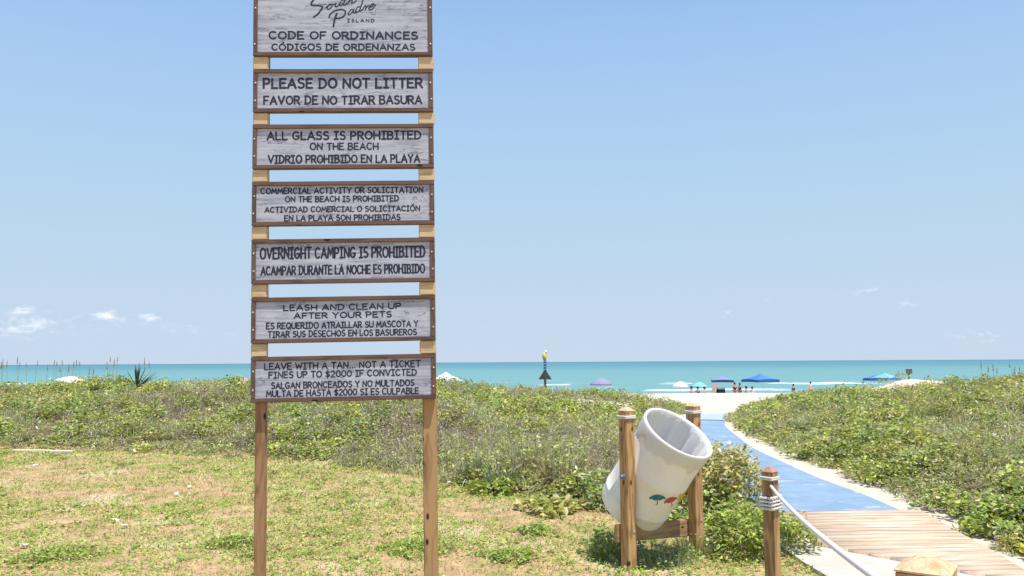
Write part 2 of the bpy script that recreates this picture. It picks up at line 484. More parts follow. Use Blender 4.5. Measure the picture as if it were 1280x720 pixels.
fm = sm.math('MULTIPLY', sm.step(sm.math('ADD', fs.outputs[0], sm.math('MULTIPLY', sm.math('SUBTRACT', fn, .5), 2.2)), .36, .72), sm.step(brk, .40, .58, .15, 1))
wv = sm.noise(sm.coord('Object', (.25, .8, 1)), 1, 6, .6)
cap = sm.step(sm.noise(sm.coord('Object', (.06, .25, 1)), 1, 7, .75), .73, .78)
fm = sm.math('MAXIMUM', fm, sm.math('MULTIPLY', cap, .6))
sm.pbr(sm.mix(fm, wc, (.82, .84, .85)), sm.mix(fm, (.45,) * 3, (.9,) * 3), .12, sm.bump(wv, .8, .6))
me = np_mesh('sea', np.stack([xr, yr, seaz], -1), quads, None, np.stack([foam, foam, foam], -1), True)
tag(link('sea', me, sm.m), kind='structure')

# ------------------------------------------------------------------ path, boardwalk, pavement
pm = NT('blue_woven_mat')
P = pm.coord('Object')
n1 = pm.noise(P, 2.2, 5, .65); n2 = pm.noise(P, 90, 2, .5)
mc = pm.mix(pm.step(n1, .3, .7), (.165, .255, .36), (.225, .315, .41))
mc = pm.mix(pm.math('MULTIPLY', pm.step(n2, .4, .7), .3), mc, (.14, .22, .33))
mc = pm.mix(pm.math('MULTIPLY', pm.step(pm.noise(pm.coord('Object', (1, 3.2, 1)), 1.3, 6, .7), .59, .67), .75), mc, (.62, .55, .45))
wvt = pm.n('ShaderNodeTexWave'); wvt.bands_direction = 'Y'; wvt.inputs['Scale'].default_value = 14; pm.set(wvt.inputs['Vector'], P)
pm.pbr(mc, .85, .12, pm.bump(wvt.outputs['Fac'], .3, .004))
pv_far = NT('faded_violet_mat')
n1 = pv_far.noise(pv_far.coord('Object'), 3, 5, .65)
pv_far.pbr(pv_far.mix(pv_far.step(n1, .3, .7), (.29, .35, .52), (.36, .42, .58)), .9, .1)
def strip(name, L, Rr, mat, lift=.02, n=8):
    V = []; fcs = []
    for (a, b) in zip(L, Rr):
        for k in range(n + 1):
            t = k / n; x = a[0] + (b[0] - a[0]) * t; y = a[1] + (b[1] - a[1]) * t
            V.append((x, y, hz(x, y) + (min(lift, .012 + .1 * max(0, y - 8.05)) if name == 'path' else lift) - (.018 if k in (0, n) else 0)))
    for i in range(len(L) - 1):
        for k in range(n):
            o = i * (n + 1) + k
            fcs.append((o, o + 1, o + n + 2, o + n + 1))
    me = bpy.data.meshes.new(name); me.from_pydata(V, [], fcs); me.update()
    return link(name, me, mat, smooth=True)
def dens(Pl, k=6):
    o = []
    for i in range(len(Pl) - 1):
        for j in range(k):
            t = j / k
            o.append((Pl[i][0] + (Pl[i + 1][0] - Pl[i][0]) * t, Pl[i][1] + (Pl[i + 1][1] - Pl[i][1]) * t))
    return o + [Pl[-1]]
ML, MR = dens(mat_left), dens(mat_right)
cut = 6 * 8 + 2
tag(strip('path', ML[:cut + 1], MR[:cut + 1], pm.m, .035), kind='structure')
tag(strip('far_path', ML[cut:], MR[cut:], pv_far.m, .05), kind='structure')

# boardwalk planks run across the walking direction
bwm = NT('bleached_boardwalk_planks')
P = bwm.coord('Object', (1.2, 16, 16)); g = bwm.noise(P, 1.6, 6, .65, .6)
pid = bwm.attr('Col').outputs['Color']
bc = bwm.mix(bwm.step(g, .3, .72), (.42, .295, .205), (.70, .58, .47))
bc = bwm.mix(1.0, bc, pid, 'MULTIPLY')
bc = bwm.mix(bwm.math('MULTIPLY', bwm.step(bwm.noise(bwm.coord('Object', (2.5, 5, 5)), 1, 4), .58, .72), .45), bc, (.34, .24, .17))
bwm.pbr(bc, .85, .15, bwm.bump(g, .4, .006))
bl0, br0 = gnd(978, 641, .02), gnd(1150, 638.5, .02)
br1 = gnd(1290, 719, .02); br1 = Vector((br1.x, br1.y, 0))
f0, f1 = gnd(1000, 677.5, .02), gnd(1240, 722.5, .02)      # front (slanted) edge
u = (br0 - bl0).normalized(); u.z = 0
vdir = (br0 - br1); vdir.z = 0; vdir.normalize()
Vv, Ff, Cc = [], [], []
pl = .14
def line_x(p, d, q, e):  # intersection of p+s d and q+t e
    den = d.x * e.y - d.y * e.x
    s_ = ((q.x - p.x) * e.y - (q.y - p.y) * e.x) / den
    return Vector((p.x + d.x * s_, p.y + d.y * s_, 0))
fd = (f1 - f0); fd.z = 0
for i in range(40):
    p0 = br0 - vdir * (i * pl + .004); p1 = br0 - vdir * ((i + 1) * pl - .004)
    def span(pr):
        left = line_x(pr, u, bl0, Vector((.12, 1, 0)).normalized())
        fx = line_x(pr, u, f0, fd)
        xl = max(left.x, fx.x if pr.y < f0.y + 1.0 and fx.x > left.x else left.x)
        lp = pr + u * ((xl - pr.x) / u.x)
        return lp, pr
    a, b = span(p1); c, d_ = span(p0)
    if a.x >= b.x - .05: break
    zt = .035 + random.uniform(-.002, .002); zb = -.06
    n = len(Vv); off = random.uniform(-.008, .008)
    b = b + u * off; d_ = d_ + u * off
    for q in (a, b, d_, c): Vv.append((q.x, q.y, zt))
    for q in (a, b, d_, c): Vv.append((q.x, q.y, zb))
    Ff += [(n, n + 1, n + 2, n + 3), (n, n + 4, n + 5, n + 1), (n + 1, n + 5, n + 6, n + 2), (n + 2, n + 6, n + 7, n + 3), (n + 3, n + 7, n + 4, n)]
    t = random.uniform(.82, 1.08); Cc += [(t, t * random.uniform(.96, 1.02), t * random.uniform(.92, 1.02))] * 8
me = np_mesh('boardwalk', np.array(Vv), np.array(Ff), None, np.array(Cc))
tag(link('boardwalk', me, bwm.m), kind='structure')

cm_ = NT('pale_concrete')
P = cm_.coord('Object'); n1 = cm_.noise(P, 3, 6, .65); n2 = cm_.noise(P, 120, 2)
cm_.pbr(cm_.mix(cm_.step(n1, .3, .75), (.42, .385, .335), (.53, .49, .435)), .9, .15, cm_.bump(n2, .25, .004))
pts = [gnd(*p, .015) for p in [(918, 668), (945, 676), (975, 684), (992, 694), (1008, 705), (1030, 718), (1070, 745), (1400, 900), (1400, 752), (1255, 727)]]
pts += [f1 - Vector((.01, .02, 0)), f0 - Vector((.0, .03, 0)), gnd(975, 675, .015), gnd(945, 668, .015)]
pav_poly = [(p.x, p.y) for p in pts]
mb = MB(); n = len(pts)
mb.loft([[(p.x, p.y, -.08) for p in pts], [(p.x, p.y, .018) for p in pts]])
tag(mb.build('pavement', cm_.m), kind='structure')

# ------------------------------------------------------------------ lettering: a hand-drawn stroke alphabet
def arc(cx, cy, rx, ry, a0, a1, n=12):
    return [(cx + rx * math.cos(R(a0 + (a1 - a0) * i / n)), cy + ry * math.sin(R(a0 + (a1 - a0) * i / n))) for i in range(n + 1)]
G = {
 'A': (.78, [[(0, 0), (.40, 1), (.78, 0)], [(.14, .34), (.65, .34)]]),
 'B': (.62, [[(0, 0), (0, 1)], [(-.04, 1), (.3, 1)] + arc(.3, .77, .25, .23, 80, -80, 6) + [(.02, .53)], [(.3, .53)] + arc(.32, .265, .3, .265, 80, -80, 7) + [(-.04, 0)]]),
 'C': (.70, [arc(.38, .5, .38, .5, 48, 312, 14)]),
 'D': (.72, [[(.04, 0), (.04, 1)], [(-.04, 1), (.22, 1)] + arc(.24, .5, .46, .5, 84, -84, 12) + [(-.04, 0)]]),
 'E': (.58, [[(.56, 1), (0, 1), (0, 0), (.58, 0)], [(0, .53), (.46, .53)]]),
 'F': (.56, [[(.56, 1), (0, 1), (0, 0)], [(0, .5), (.44, .5)]]),
 'G': (.74, [arc(.38, .5, .38, .5, 48, 330, 14) + [(.72, .44), (.40, .44)]]),
 'H': (.70, [[(0, 0), (0, 1)], [(.68, 0), (.68, 1)], [(0, .5), (.68, .5)]]),
 'I': (.44, [[(.22, 0), (.22, 1)], [(.0, 1), (.44, 1)], [(.0, 0), (.44, 0)]]),
 'K': (.64, [[(0, 0), (0, 1)], [(.6, 1), (.02, .45)], [(.2, .6), (.64, 0)]]),
 'L': (.54, [[(0, 1), (0, 0), (.54, 0)]]),
 'M': (.86, [[(0, 0), (.1, 1), (.43, .3), (.76, 1), (.86, 0)]]),
 'N': (.72, [[(0, 0), (.02, 1), (.68, 0), (.70, 1)]]),
 'O': (.80, [arc(.4, .5, .4, .5, 90, 450, 18)]),
 'P': (.60, [[(0, 0), (0, 1)], [(-.04, 1), (.3, 1)] + arc(.31, .73, .27, .27, 80, -80, 7) + [(.0, .46)]]),
 'Q': (.80, [arc(.4, .5, .4, .5, 90, 450, 18), [(.46, .28), (.8, -.08)]]),
 'R': (.64, [[(0, 0), (0, 1)], [(-.04, 1), (.3, 1)] + arc(.31, .75, .27, .25, 80, -80, 7) + [(.0, .5)], [(.26, .5), (.64, 0)]]),
 'S': (.60, [arc(.31, .755, .26, .245, 40, 250, 9) + arc(.29, .255, .3, .265, 78, -140, 10)]),
 'T': (.64, [[(0, 1), (.64, 1)], [(.32, 1), (.32, 0)]]),
 'U': (.70, [[(0, 1), (0, .36)] + arc(.35, .36, .35, .36, 180, 360, 10) + [(.70, 1)]]),
 'V': (.74, [[(0, 1), (.37, 0), (.74, 1)]]),
 'W': (1.0, [[(0, 1), (.25, 0), (.5, .8), (.75, 0), (1.0, 1)]]),
 'Y': (.70, [[(0, 1), (.35, .48), (.70, 1)], [(.35, .48), (.35, 0)]]),
 'Z': (.64, [[(0, 1), (.62, 1), (0, 0), (.64, 0)]]),
 '2': (.60, [arc(.3, .72, .28, .28, 165, -25, 9) + [(0, 0), (.62, 0)]]),
 '0': (.66, [arc(.33, .5, .33, .5, 90, 450, 16)]),
 '$': (.58, [arc(.30, .72, .26, .2, 30, 250, 8) + arc(.29, .285, .28, .21, 78, -150, 9), [(.29, 1.1), (.29, -.1)]]),
 '.': (.12, [[(.05, .02), (.07, .05)]]),
 ' ': (.34, []),
}
G['Ó'] = (.80, G['O'][1] + [[(.36, 1.14), (.56, 1.36)]])
def resample(pl, step):
    out = [Vector(pl[0])]
    for a, b in zip(pl[:-1], pl[1:]):
        a = Vector(a); b = Vector(b); l = (b - a).length
        m = max(1, int(l / step))
        for k in range(1, m + 1): out.append(a.lerp(b, k / m))
    return out
def ribbon(mb, pl, rad, y0, rise, M):
    """one painted stroke: a low ridge of paint with round ends; pl in the board plane (x,z); y0 the face it lies on"""
    n = len(pl)
    L, Cn, Rr = [], [], []
    for i, p in enumerate(pl):
        a = pl[max(i - 1, 0)]; b = pl[min(i + 1, n - 1)]
        if 0 < i < n - 1:
            d0 = (p - a).normalized(); d1 = (b - p).normalized()
            t = d0 + d1
            t = t.normalized() if t.length > .2 else d1
            k = 1 / max(.6, math.sqrt(max(0.0, (1 + d0.dot(d1)) / 2)))
        else:
            t = (b - a).normalized(); k = 1
        nn = Vector((-t.y, t.x))
        L.append(p + nn * rad * k); Cn.append(p); Rr.append(p - nn * rad * k)
    vs_, fs_ = [], []
    for i in range(n):
        vs_ += [(L[i].x, y0, L[i].y), (Cn[i].x, y0 - rise, Cn[i].y), (Rr[i].x, y0, Rr[i].y)]
    for i in range(n - 1):
        o = 3 * i
        fs_ += [(o, o + 1, o + 4, o + 3), (o + 1, o + 2, o + 5, o + 4)]
    for e, sgn in ((0, -1), (n - 1, 1)):
        q = pl[0] if e == 0 else pl[-1]; q2 = pl[1] if e == 0 else pl[-2]
        t = (q - q2).normalized(); nn = Vector((-t.y, t.x))
        b0 = len(vs_); K = 5
        for k in range(K + 1):
            an = math.pi * k / K
            pp = q + nn * rad * math.cos(an) + t * rad * math.sin(an)
            vs_.append((pp.x, y0, pp.y))
        for k in range(K): fs_.append((3 * e + 1, b0 + k, b0 + k + 1))
    mb.add(vs_, fs_, M)
def text_line(mb, txt, x0, x1, zc, h, rad, y0, wob=.03, sp=.25):
    adv = 0; items = []
    for ch in txt:
        wd, st = G[ch]
        items.append((adv, st)); adv += wd + (sp if ch != ' ' else .12)
    adv -= sp
    sx_ = (x1 - x0 - 2 * rad) / adv
    hh = h - 2 * rad
    for ax, st in items:
        jx, jz, js = random.uniform(-wob, wob), random.uniform(-wob, wob), random.uniform(1 - wob, 1 + wob)
        for k, s_ in enumerate(st):
            pl = [((ax + p[0] + jx * .4 + random.uniform(-.008, .008)) * sx_ + x0 + rad, (p[1] * js - .5 + jz * .6) * hh + zc) for p in s_]
            ribbon(mb, resample(pl, .012), rad * random.uniform(.93, 1.08), y0 - .0004 - .0002 * k, .0012, None)

# ------------------------------------------------------------------ the ordinance sign
yaw = R(2.9)
S0 = at(428, 452, 4.8)
e1 = Vector((math.cos(yaw), math.sin(yaw), 0)); nrm = Vector((-math.sin(yaw), math.cos(yaw), 0))   # nrm points away from the camera
def onsign(px, py):
    d = ray(px, py); t = (S0 - EYE).dot(nrm) / d.dot(nrm)
    q = EYE + d * t
    return Vector(((q - S0).dot(e1), q.z))
boards_px = [  # xl, xr, top-left y, top-right y, bottom-left y, bottom-right y
 (317.4, 539.8, -77, -77, 71.2, 69.8), (316.7, 541, 87.9, 86, 141.6, 139.2), (316, 541.7, 156.5, 155, 211.9, 210),
 (315.2, 542.7, 227.6, 226, 282.8, 280.5), (314.6, 543, 299.5, 297.2, 355.2, 352.3), (314.2, 543.7, 371.9, 369.3, 429.4, 425.6), (313.8, 544.7, 446, 442.3, 503.6, 498.4)]
sl_ = []
for b in boards_px[1:]:
    for ya, yb in ((b[2], b[3]), (b[4], b[5])):
        p, q = onsign(b[0], ya), onsign(b[1], yb)
        sl_.append(math.atan2(q.y - p.y, q.x - p.x))
LEAN = sum(sl_) / len(sl_)
ex = e1 * math.cos(LEAN) + Vector((0, 0, 1)) * math.sin(LEAN)
ez = Vector((0, 0, 1)) * math.cos(LEAN) - e1 * math.sin(LEAN)
SO = S0.copy(); SO.z = 0
sgn = empty('beach_rules_sign')
Mx = Matrix((ex, nrm, ez)).transposed().to_4x4(); Mx.translation = SO
sgn.matrix_world = Mx
tag(sgn, 'tall sign of seven stacked weathered boards with beach rules on two wooden posts', 'sign')
def loc2(px, py):
    d = ray(px, py); t = (S0 - EYE).dot(nrm) / d.dot(nrm)
    q = EYE + d * t - SO
    return q.dot(ex), q.dot(ez)
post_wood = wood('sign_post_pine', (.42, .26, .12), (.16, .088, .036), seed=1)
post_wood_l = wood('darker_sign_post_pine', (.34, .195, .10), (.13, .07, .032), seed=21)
spacer_wood = wood('raw_pine_block', (.62, .465, .28), (.46, .325, .185), along='X', knots=False, seed=2, scale=1.6)
frame_wood = wood('dark_frame_wood', (.15, .092, .07), (.065, .042, .034), along='X', knots=True, knot_min=.85, seed=3)
frame_wood_v = wood('dark_frame_wood_upright', (.15, .092, .07), (.065, .042, .034), along='Z', knots=False, seed=4)
lm = plain('navy_sign_paint', (.036, .038, .066), .6, .2, .2, 120)
screw_m = plain('galvanised_screw', (.5, .5, .5), .35, .5, .05, 200, .6)
pn = NT('weathered_pale_board_print')
pnoff = pn.n('ShaderNodeObjectInfo')
cx = pn.n('ShaderNodeTexCoord'); av = pn.n('ShaderNodeVectorMath', operation='ADD'); pn.set(av.inputs[0], cx.outputs['Object'])
cb = pn.n('ShaderNodeCombineXYZ'); pn.set(cb.inputs[0], pn.math('MULTIPLY', pnoff.outputs['Random'], 7.0)); pn.set(cb.inputs[2], pn.math('MULTIPLY', pnoff.outputs['Random'], 3.0))
pn.set(av.inputs[1], cb.outputs[0])
def pmap(sca):
    m = pn.n('ShaderNodeMapping'); pn.set(m.inputs[0], av.outputs[0]); m.inputs['Scale'].default_value = sca; return m.outputs[0]
g1 = pn.noise(pmap((2.2, 3, 42)), 1, 7, .65, 1.2); g2_ = pn.noise(pmap((1.6, 3, 9)), 1.5, 5, .6, 1.5); g3 = pn.noise(pmap((3, 3, 5)), 2, 3)
pc = pn.mix(pn.step(g1, .3, .68), (.235, .248, .315), (.475, .495, .565))
pc = pn.mix(pn.math('MULTIPLY', pn.step(g3, .35, .65), .5), pc, (.50, .515, .57))
crk = pn.math('MULTIPLY', pn.step(pn.math('ABSOLUTE', pn.math('SUBTRACT', g2_, .5)), .0, .02, 1, 0), pn.step(pn.noise(pmap((3.5, 3, 7)), 1.3, 3), .42, .56))
pc = pn.mix(pn.math('MULTIPLY', crk, .9), pc, (.12, .115, .15))
st_ = pn.math('MULTIPLY', pn.step(g1, .33, .28), .55)
pc = pn.mix(st_, pc, (.2, .195, .24))
pn.pbr(pc, .75, .2, pn.bump(g1, .25, .002))
texts = [
 [('CODE OF ORDINANCES', 335.5, 523, 44.2, 11.6, .17), ('CÓDIGOS DE ORDENANZAS', 339, 519.4, 58.9, 9.8, .17)],
 [('PLEASE DO NOT LITTER', 328.4, 529, 104, 14.8, .155), ('FAVOR DE NO TIRAR BASURA', 329, 528, 125, 12.6, .15)],
 [('ALL GLASS IS PROHIBITED', 333, 527, 169.3, 12, .155), ('ON THE BEACH', 387, 473.7, 183, 10, .15), ('VIDRIO PROHIBIDO EN LA PLAYA', 334.5, 525.5, 198.6, 11.6, .15)],
 [('COMMERCIAL ACTIVITY OR SOLICITATION', 325.4, 529.5, 238, 8.4, .16), ('ON THE BEACH IS PROHIBITED', 356, 499, 248.5, 8.3, .16), ('ACTIVIDAD COMERCIAL O SOLICITACIÓN', 330.5, 525.5, 261.2, 8.1, .16), ('EN LA PLAYA SON PROHIBIDAS', 355, 501, 272, 8.3, .16)],
 [('OVERNIGHT CAMPING IS PROHIBITED', 324.4, 532, 315.6, 15.4, .125), ('ACAMPAR DURANTE LA NOCHE ES PROHIBIDO', 325.4, 531.6, 337, 12.6, .13)],
 [('LEASH AND CLEAN UP', 354, 501.7, 383.6, 8.2, .165), ('AFTER YOUR PETS', 367, 490, 393.7, 8.2, .165), ('ES REQUERIDO ATRAILLAR SU MASCOTA Y', 332.5, 523, 406, 8.7, .15), ('TIRAR SUS DESECHOS EN LOS BASUREROS', 334.5, 521.4, 416.4, 8.5, .15)],
 [('LEAVE WITH A TAN... NOT A TICKET', 330, 526, 456.4, 9, .15), ('FINES UP TO $2000 IF CONVICTED', 335.5, 521.4, 467, 8.9, .15), ('SALGAN BRONCEADOS Y NO MULTADOS', 338.6, 518.4, 480.2, 8.8, .15), ('MULTA DE HASTA $2000 SI ES CULPABLE', 332.5, 524, 490.2, 8.8, .15)],
]
px2m = 4.8 / F * 1.004
rects = []
board_labels = ['topmost tall board with flowing script emblem and CODE OF ORDINANCES', 'board reading PLEASE DO NOT LITTER', 'board reading ALL GLASS IS PROHIBITED', 'board about commercial activity with four lines', 'board reading OVERNIGHT CAMPING IS PROHIBITED', 'board reading LEASH AND CLEAN UP AFTER YOUR PETS', 'lowest board reading LEAVE WITH A TAN']
for bi, b in enumerate(boards_px):
    cs = [loc2(b[0], b[2]), loc2(b[1], b[3]), loc2(b[1], b[5]), loc2(b[0], b[4])]
    x0 = (cs[0][0] + cs[3][0]) / 2; x1 = (cs[1][0] + cs[2][0]) / 2
    z1 = (cs[0][1] + cs[1][1]) / 2; z0 = (cs[2][1] + cs[3][1]) / 2
    rects.append((x0, x1, z0, z1))
    fw = .0245
    mb = MB(); mb.box(x0 + .012, x1 - .012, .0, .022, z0 + .012, z1 - .012)
    bd = mb.build('sign_board', pn.m, sgn); bd['label'] = board_labels[bi]
    mb = MB()
    mb.box(x0, x1, -.012, .026, z1 - fw, z1); mb.build('frame_rail', frame_wood, bd, bevel=.0025)
    mb = MB(); mb.box(x0, x1, -.012, .026, z0, z0 + fw); mb.build('frame_rail', frame_wood, bd, bevel=.0025)
    mb = MB(); mb.box(x0, x0 + fw, -.0105, .0245, z0 + fw + .0004, z1 - fw - .0004); mb.build('frame_stile', frame_wood_v, bd, bevel=.0025)
    mb = MB(); mb.box(x1 - fw, x1, -.0105, .0245, z0 + fw + .0004, z1 - fw - .0004); mb.build('frame_stile', frame_wood_v, bd, bevel=.0025)
    for sx_ in (x0 + fw * .5, x1 - fw * .5):
        hgt = z1 - z0
        for t in ((.28, .68) if bi else (.1, .4, .72, .93)):
            mb = MB(); zc = z0 + hgt * t + random.uniform(-.004, .004); xc = sx_ + random.uniform(-.003, .003)
            rings = [[(xc + math.cos(a) * r_, yy, zc + math.sin(a) * r_) for a in [k * math.pi / 4 for k in range(8)]] for r_, yy in ((.0062, -.009), (.0062, -.0115), (.004, -.0135))]
            mb.loft(rings); mb.build('screw', screw_m, bd, True)
    mb = MB()
    for (t, xa, xb, yc, hp, rw) in texts[bi]:
        a = loc2(xa, yc); c = loc2(xb, yc); m_ = loc2((xa + xb) / 2, yc)
        text_line(mb, t, a[0], c[0], m_[1], hp * px2m, hp * px2m * rw * .62, 0)
    if bi == 0:   # flowing script emblem, traced as strokes
        def Z(pts): return [Vector(loc2(370 + x / 10.592, y / 10.592)) for x, y in pts]
        def smooth(pl, n=5):
            out = []
            for i in range(len(pl) - 1):
                p0 = pl[max(i - 1, 0)]; p1 = pl[i]; p2 = pl[i + 1]; p3 = pl[min(i + 2, len(pl) - 1)]
                for k in range(n):
                    t = k / n
                    out.append(.5 * ((2 * p1) + (p2 - p0) * t + (2 * p0 - 5 * p1 + 4 * p2 - p3) * t * t + (3 * p1 - p0 - 3 * p2 + p3) * t ** 3))
            return out + [pl[-1]]
        script = [
          ([(470, -150), (440, -165), (360, -130), (270, -50), (205, 40), (215, 70), (280, 72), (345, 85), (345, 110), (290, 185), (235, 225)], .0050),
          ([(395, 105), (420, 78), (470, 55), (440, 60), (415, 95), (420, 122), (445, 118), (475, 85), (480, 58), (500, 62), (530, 45)], .0032),
          ([(530, 45), (520, 80), (540, 90), (570, 60), (592, 30), (580, 68), (598, 76), (622, 45)], .0032),
          ([(680, -90), (650, 0), (628, 55), (645, 66), (672, 42)], .0032), ([(600, 5), (720, -25)], .0028),
          ([(760, -120), (720, -20), (682, 50), (715, 10), (745, -12), (745, 10), (735, 42), (760, 38), (800, 8)], .0032),
          ([(440, 232), (450, 195), (500, 150), (580, 128), (640, 135), (655, 170), (630, 215), (580, 240), (530, 240)], .0042),
          ([(540, 180), (515, 250), (495, 350)], .0052),
          ([(760, 128), (735, 125), (700, 165), (692, 195), (715, 192), (750, 155), (770, 120), (758, 165), (775, 172), (800, 150)], .0032),
          ([(850, 88), (820, 92), (792, 135), (790, 165), (815, 160), (850, 115), (890, -10), (862, 80), (845, 140), (860, 145), (890, 115)], .0032),
          ([(890, 115), (915, 75), (930, 88), (915, 130), (935, 95), (965, 70)], .0032),
          ([(965, 105), (1010, 80), (1035, 50), (1005, 55), (965, 105), (975, 128), (1010, 118), (1060, 58)], .0032)]
        ml = MB()
        for k, (pts_, r_) in enumerate(script):
            ribbon(ml, smooth(Z(pts_)), r_ * 1.12, -.0004 - .0002 * (k % 4), .0012, None)
        a = loc2(434, 25.8); c = loc2(468.4, 25.4)
        text_line(ml, 'ISLAND', a[0], c[0], (a[1] + c[1]) / 2, 5.0 * px2m, .0027, 0, 0, .5)
        ml.build('emblem', lm, bd)
    mb.build('lettering', lm, bd)
for side, (pxs) in enumerate([((315.6, 332.9, 650),), ((528.2, 546.8, 650),)]):
    xa, xb, yy = pxs[0]
    a = loc2(xa, yy)[0]; c = loc2(xb, yy)[0]
    mb = MB()
    a += (.0 if side == 0 else .004); c -= (.016 if side == 0 else .0)
    mb.box(a, c, .032, .078, -.35, rects[0][3] + .05)
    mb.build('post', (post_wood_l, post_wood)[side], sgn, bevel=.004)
    for i in range(6):
        top = rects[i][2]; bot = rects[i + 1][3]
        mid = (boards_px[i][4] + boards_px[i + 1][2]) / 2
        sx0, sx1 = [((316, 336.6), (316, 336.4), (315.2, 336), (314.4, 335.3), (313.8, 335), (313.4, 335)), ((522.6, 542.4), (522.8, 543), (523, 543), (523.4, 543.2), (523.9, 544), (524.5, 544.8))][side][i]
        xa_, xb_ = loc2(sx0, mid)[0], loc2(sx1, mid)[0] - (.006 if side == 0 else 0)
        mb = MB(); mb.box(xa_, xb_, .004, .0318, bot - .03 + .0, top + .03)
        # the block sits behind the frames, between post and boards
        mb = MB(); mb.box(xa_, xb_, .0, .031, bot + .0006, top - .0006)
        mb.build('spacer_block', spacer_wood, sgn, bevel=.005)

# ------------------------------------------------------------------ trash can on its stand
def cap_post(mb, wd, h, cap, z0=-.25):
    a = wd / 2; c = wd * .16
    def sq(r, z): return [(-r, -r, z), (r, -r, z), (r, r, z), (-r, r, z)]
    mb.loft([sq(a, z0), sq(a, h - cap), sq(c, h)])
tp_wood = wood('treated_pine_post', (.50, .305, .14), (.22, .12, .05), seed=5)
tb_wood = wood('treated_pine_beam', (.40, .245, .12), (.21, .12, .06), along='X', knot_min=.8, seed=6)
cap_m = wood('sunbleached_end_grain', (.62, .42, .28), (.40, .25, .15), knots=False, seed=7, scale=2)
twine = NT('white_twine')
tw = twine.n('ShaderNodeTexWave'); tw.bands_direction = 'DIAGONAL'; tw.inputs['Scale'].default_value = 90
twine.set(tw.inputs['Vector'], twine.coord('Object'))
twine.pbr(twine.mix(tw.outputs['Fac'], (.62, .60, .56), (.83, .82, .79)), .8, .2, twine.bump(tw.outputs['Fac'], .6, .003))
bolt_m = plain('grey_plastic_bolt', (.23, .28, .36), .45, .4, .1, 90, .3)
LP = gnd(786.5, 710); LP = Vector((LP.x, LP.y, 0))
RPd = 6.62; RP = at(871, 690, RPd); RP.z = 0
mid = (LP + RP) / 2
sd = (RP - LP).normalized(); syaw = math.atan2(sd.y, sd.x); slen = (RP - LP).length
pole = Vector((sd.y, -sd.x, 0))     # towards the camera, the side the mouth leans to
stand = empty('trash_can', mid, syaw)
tag(stand, 'white plastic drum trash can tilted between two wooden posts', 'trash can')
zg = 0
pw = .087
def octring(hw, z, r, n=5):   # rounded square ring path round a post
    pts = []
    for cxs, cys, a0 in ((1, 1, 0), (-1, 1, 90), (-1, -1, 180), (1, -1, 270)):
        for k in range(n + 1):
            a = R(a0 + 90 * k / n)
            pts.append((cxs * (hw - .004) + math.cos(a) * (r + .004), cys * (hw - .004) + math.sin(a) * (r + .004), z))
    return pts
def ring_tube(mb, hw, z, r):
    P_ = octring(hw, z, r)
    P_ = [Vector(p) for p in P_]; n = len(P_)
    rings = []
    for i, p in enumerate(P_):
        t = (P_[(i + 1) % n] - P_[i - 1]).normalized()
        a = Vector((0, 0, 1)); b = t.cross(a)
        rings.append([p + (a * math.cos(q) + b * math.sin(q)) * r for q in [2 * math.pi * k / 8 for k in range(8)]])
    rings.append(rings[0])
    mb.loft(rings, cap=False)
hl_, hr_ = 1.55 - .0565 * LP.y, 1.55 - .0515 * RP.y
for s_, hh in ((-1, hl_), (1, hr_)):
    mb = MB(); cap_post(mb, pw, hh, .028)
    po = mb.build('post', tp_wood, stand, bevel=.004, loc=(s_ * slen / 2, 0, 0))
    mb = MB(); a = pw / 2 + .0015; c = pw * .16 + .002
    mb.loft([[(-a, -a, hh - .0285), (a, -a, hh - .0285), (a, a, hh - .0285), (-a, a, hh - .0285)], [(-a, -a, hh - .024), (a, -a, hh - .024), (a, a, hh - .024), (-a, a, hh - .024)], [(-c, -c, hh + .003), (c, -c, hh + .003), (c, c, hh + .003), (-c, c, hh + .003)]])
    mb.build('post_cap', cap_m, po)
    mb = MB(); ring_tube(mb, pw / 2, hh - .078, .0062); ring_tube(mb, pw / 2, hh - .0665, .0062)
    mb.build('rope_band', twine.m, po, True)
    mb = MB(); zc = .27
    mb.loft([[(.018 + math.cos(q) * r_, yy, zc + math.sin(q) * r_) for q in [k * math.pi / 4 for k in range(8)]] for r_, yy in ((.009, -pw / 2 + .002), (.009, -pw / 2 - .004), (.005, -pw / 2 - .006))])
    mb.build('screw', screw_m, po)
mb = MB(); mb.box(-slen / 2 - .075, slen / 2 + .04, pw / 2 + .001, pw / 2 + .04, -.065, .065, Matrix.Translation((0, 0, .225)) @ Matrix.Rotation(R(3.6), 4, 'Y'))
mb.build('crossbeam', tb_wood, stand, bevel=.004)
# barrel, local frame: axis leans towards -y (the stand's front)
BZ = .668; TILT = R(35.5); BR = .292; BX = -.035
TILT = R(37.3); BDL = R(43) - syaw; BA = Vector((math.sin(BDL) * math.sin(TILT), -math.cos(BDL) * math.sin(TILT), math.cos(TILT))); _w = at(815, 593, 6.42) - mid; BZ = _w.z; BX = _w.x * sd.x + _w.y * sd.y; BC = Vector((BX, -_w.x * sd.y + _w.y * sd.x, BZ))
Bx = Vector((math.cos(BDL), math.sin(BDL), 0)); By = BA.cross(Bx)
def bp(r, a, t):
    r *= .955
    if t < -.15: t -= .05 * min(1, (-.15 - t) / .1)
    return BC + BA * t + (Bx * math.cos(a) + By * math.sin(a)) * r
prof = [(.02, -.345), (.12, -.345), (.215, -.342), (.25, -.332), (.272, -.31), (.283, -.28), (.288, -.24), (.289, -.22), (.294, -.214), (.294, -.202), (.289, -.196), (.290, -.1), (.291, .05), (.295, .06), (.295, .075), (.291, .085), (.291, .30), (.292, .40), (.299, .405), (.301, .418), (.297, .43), (.285, .43), (.280, .42), (.279, .2), (.276, -.27), (.2, -.325), (.02, -.33)]
mb = MB(); NS = 56
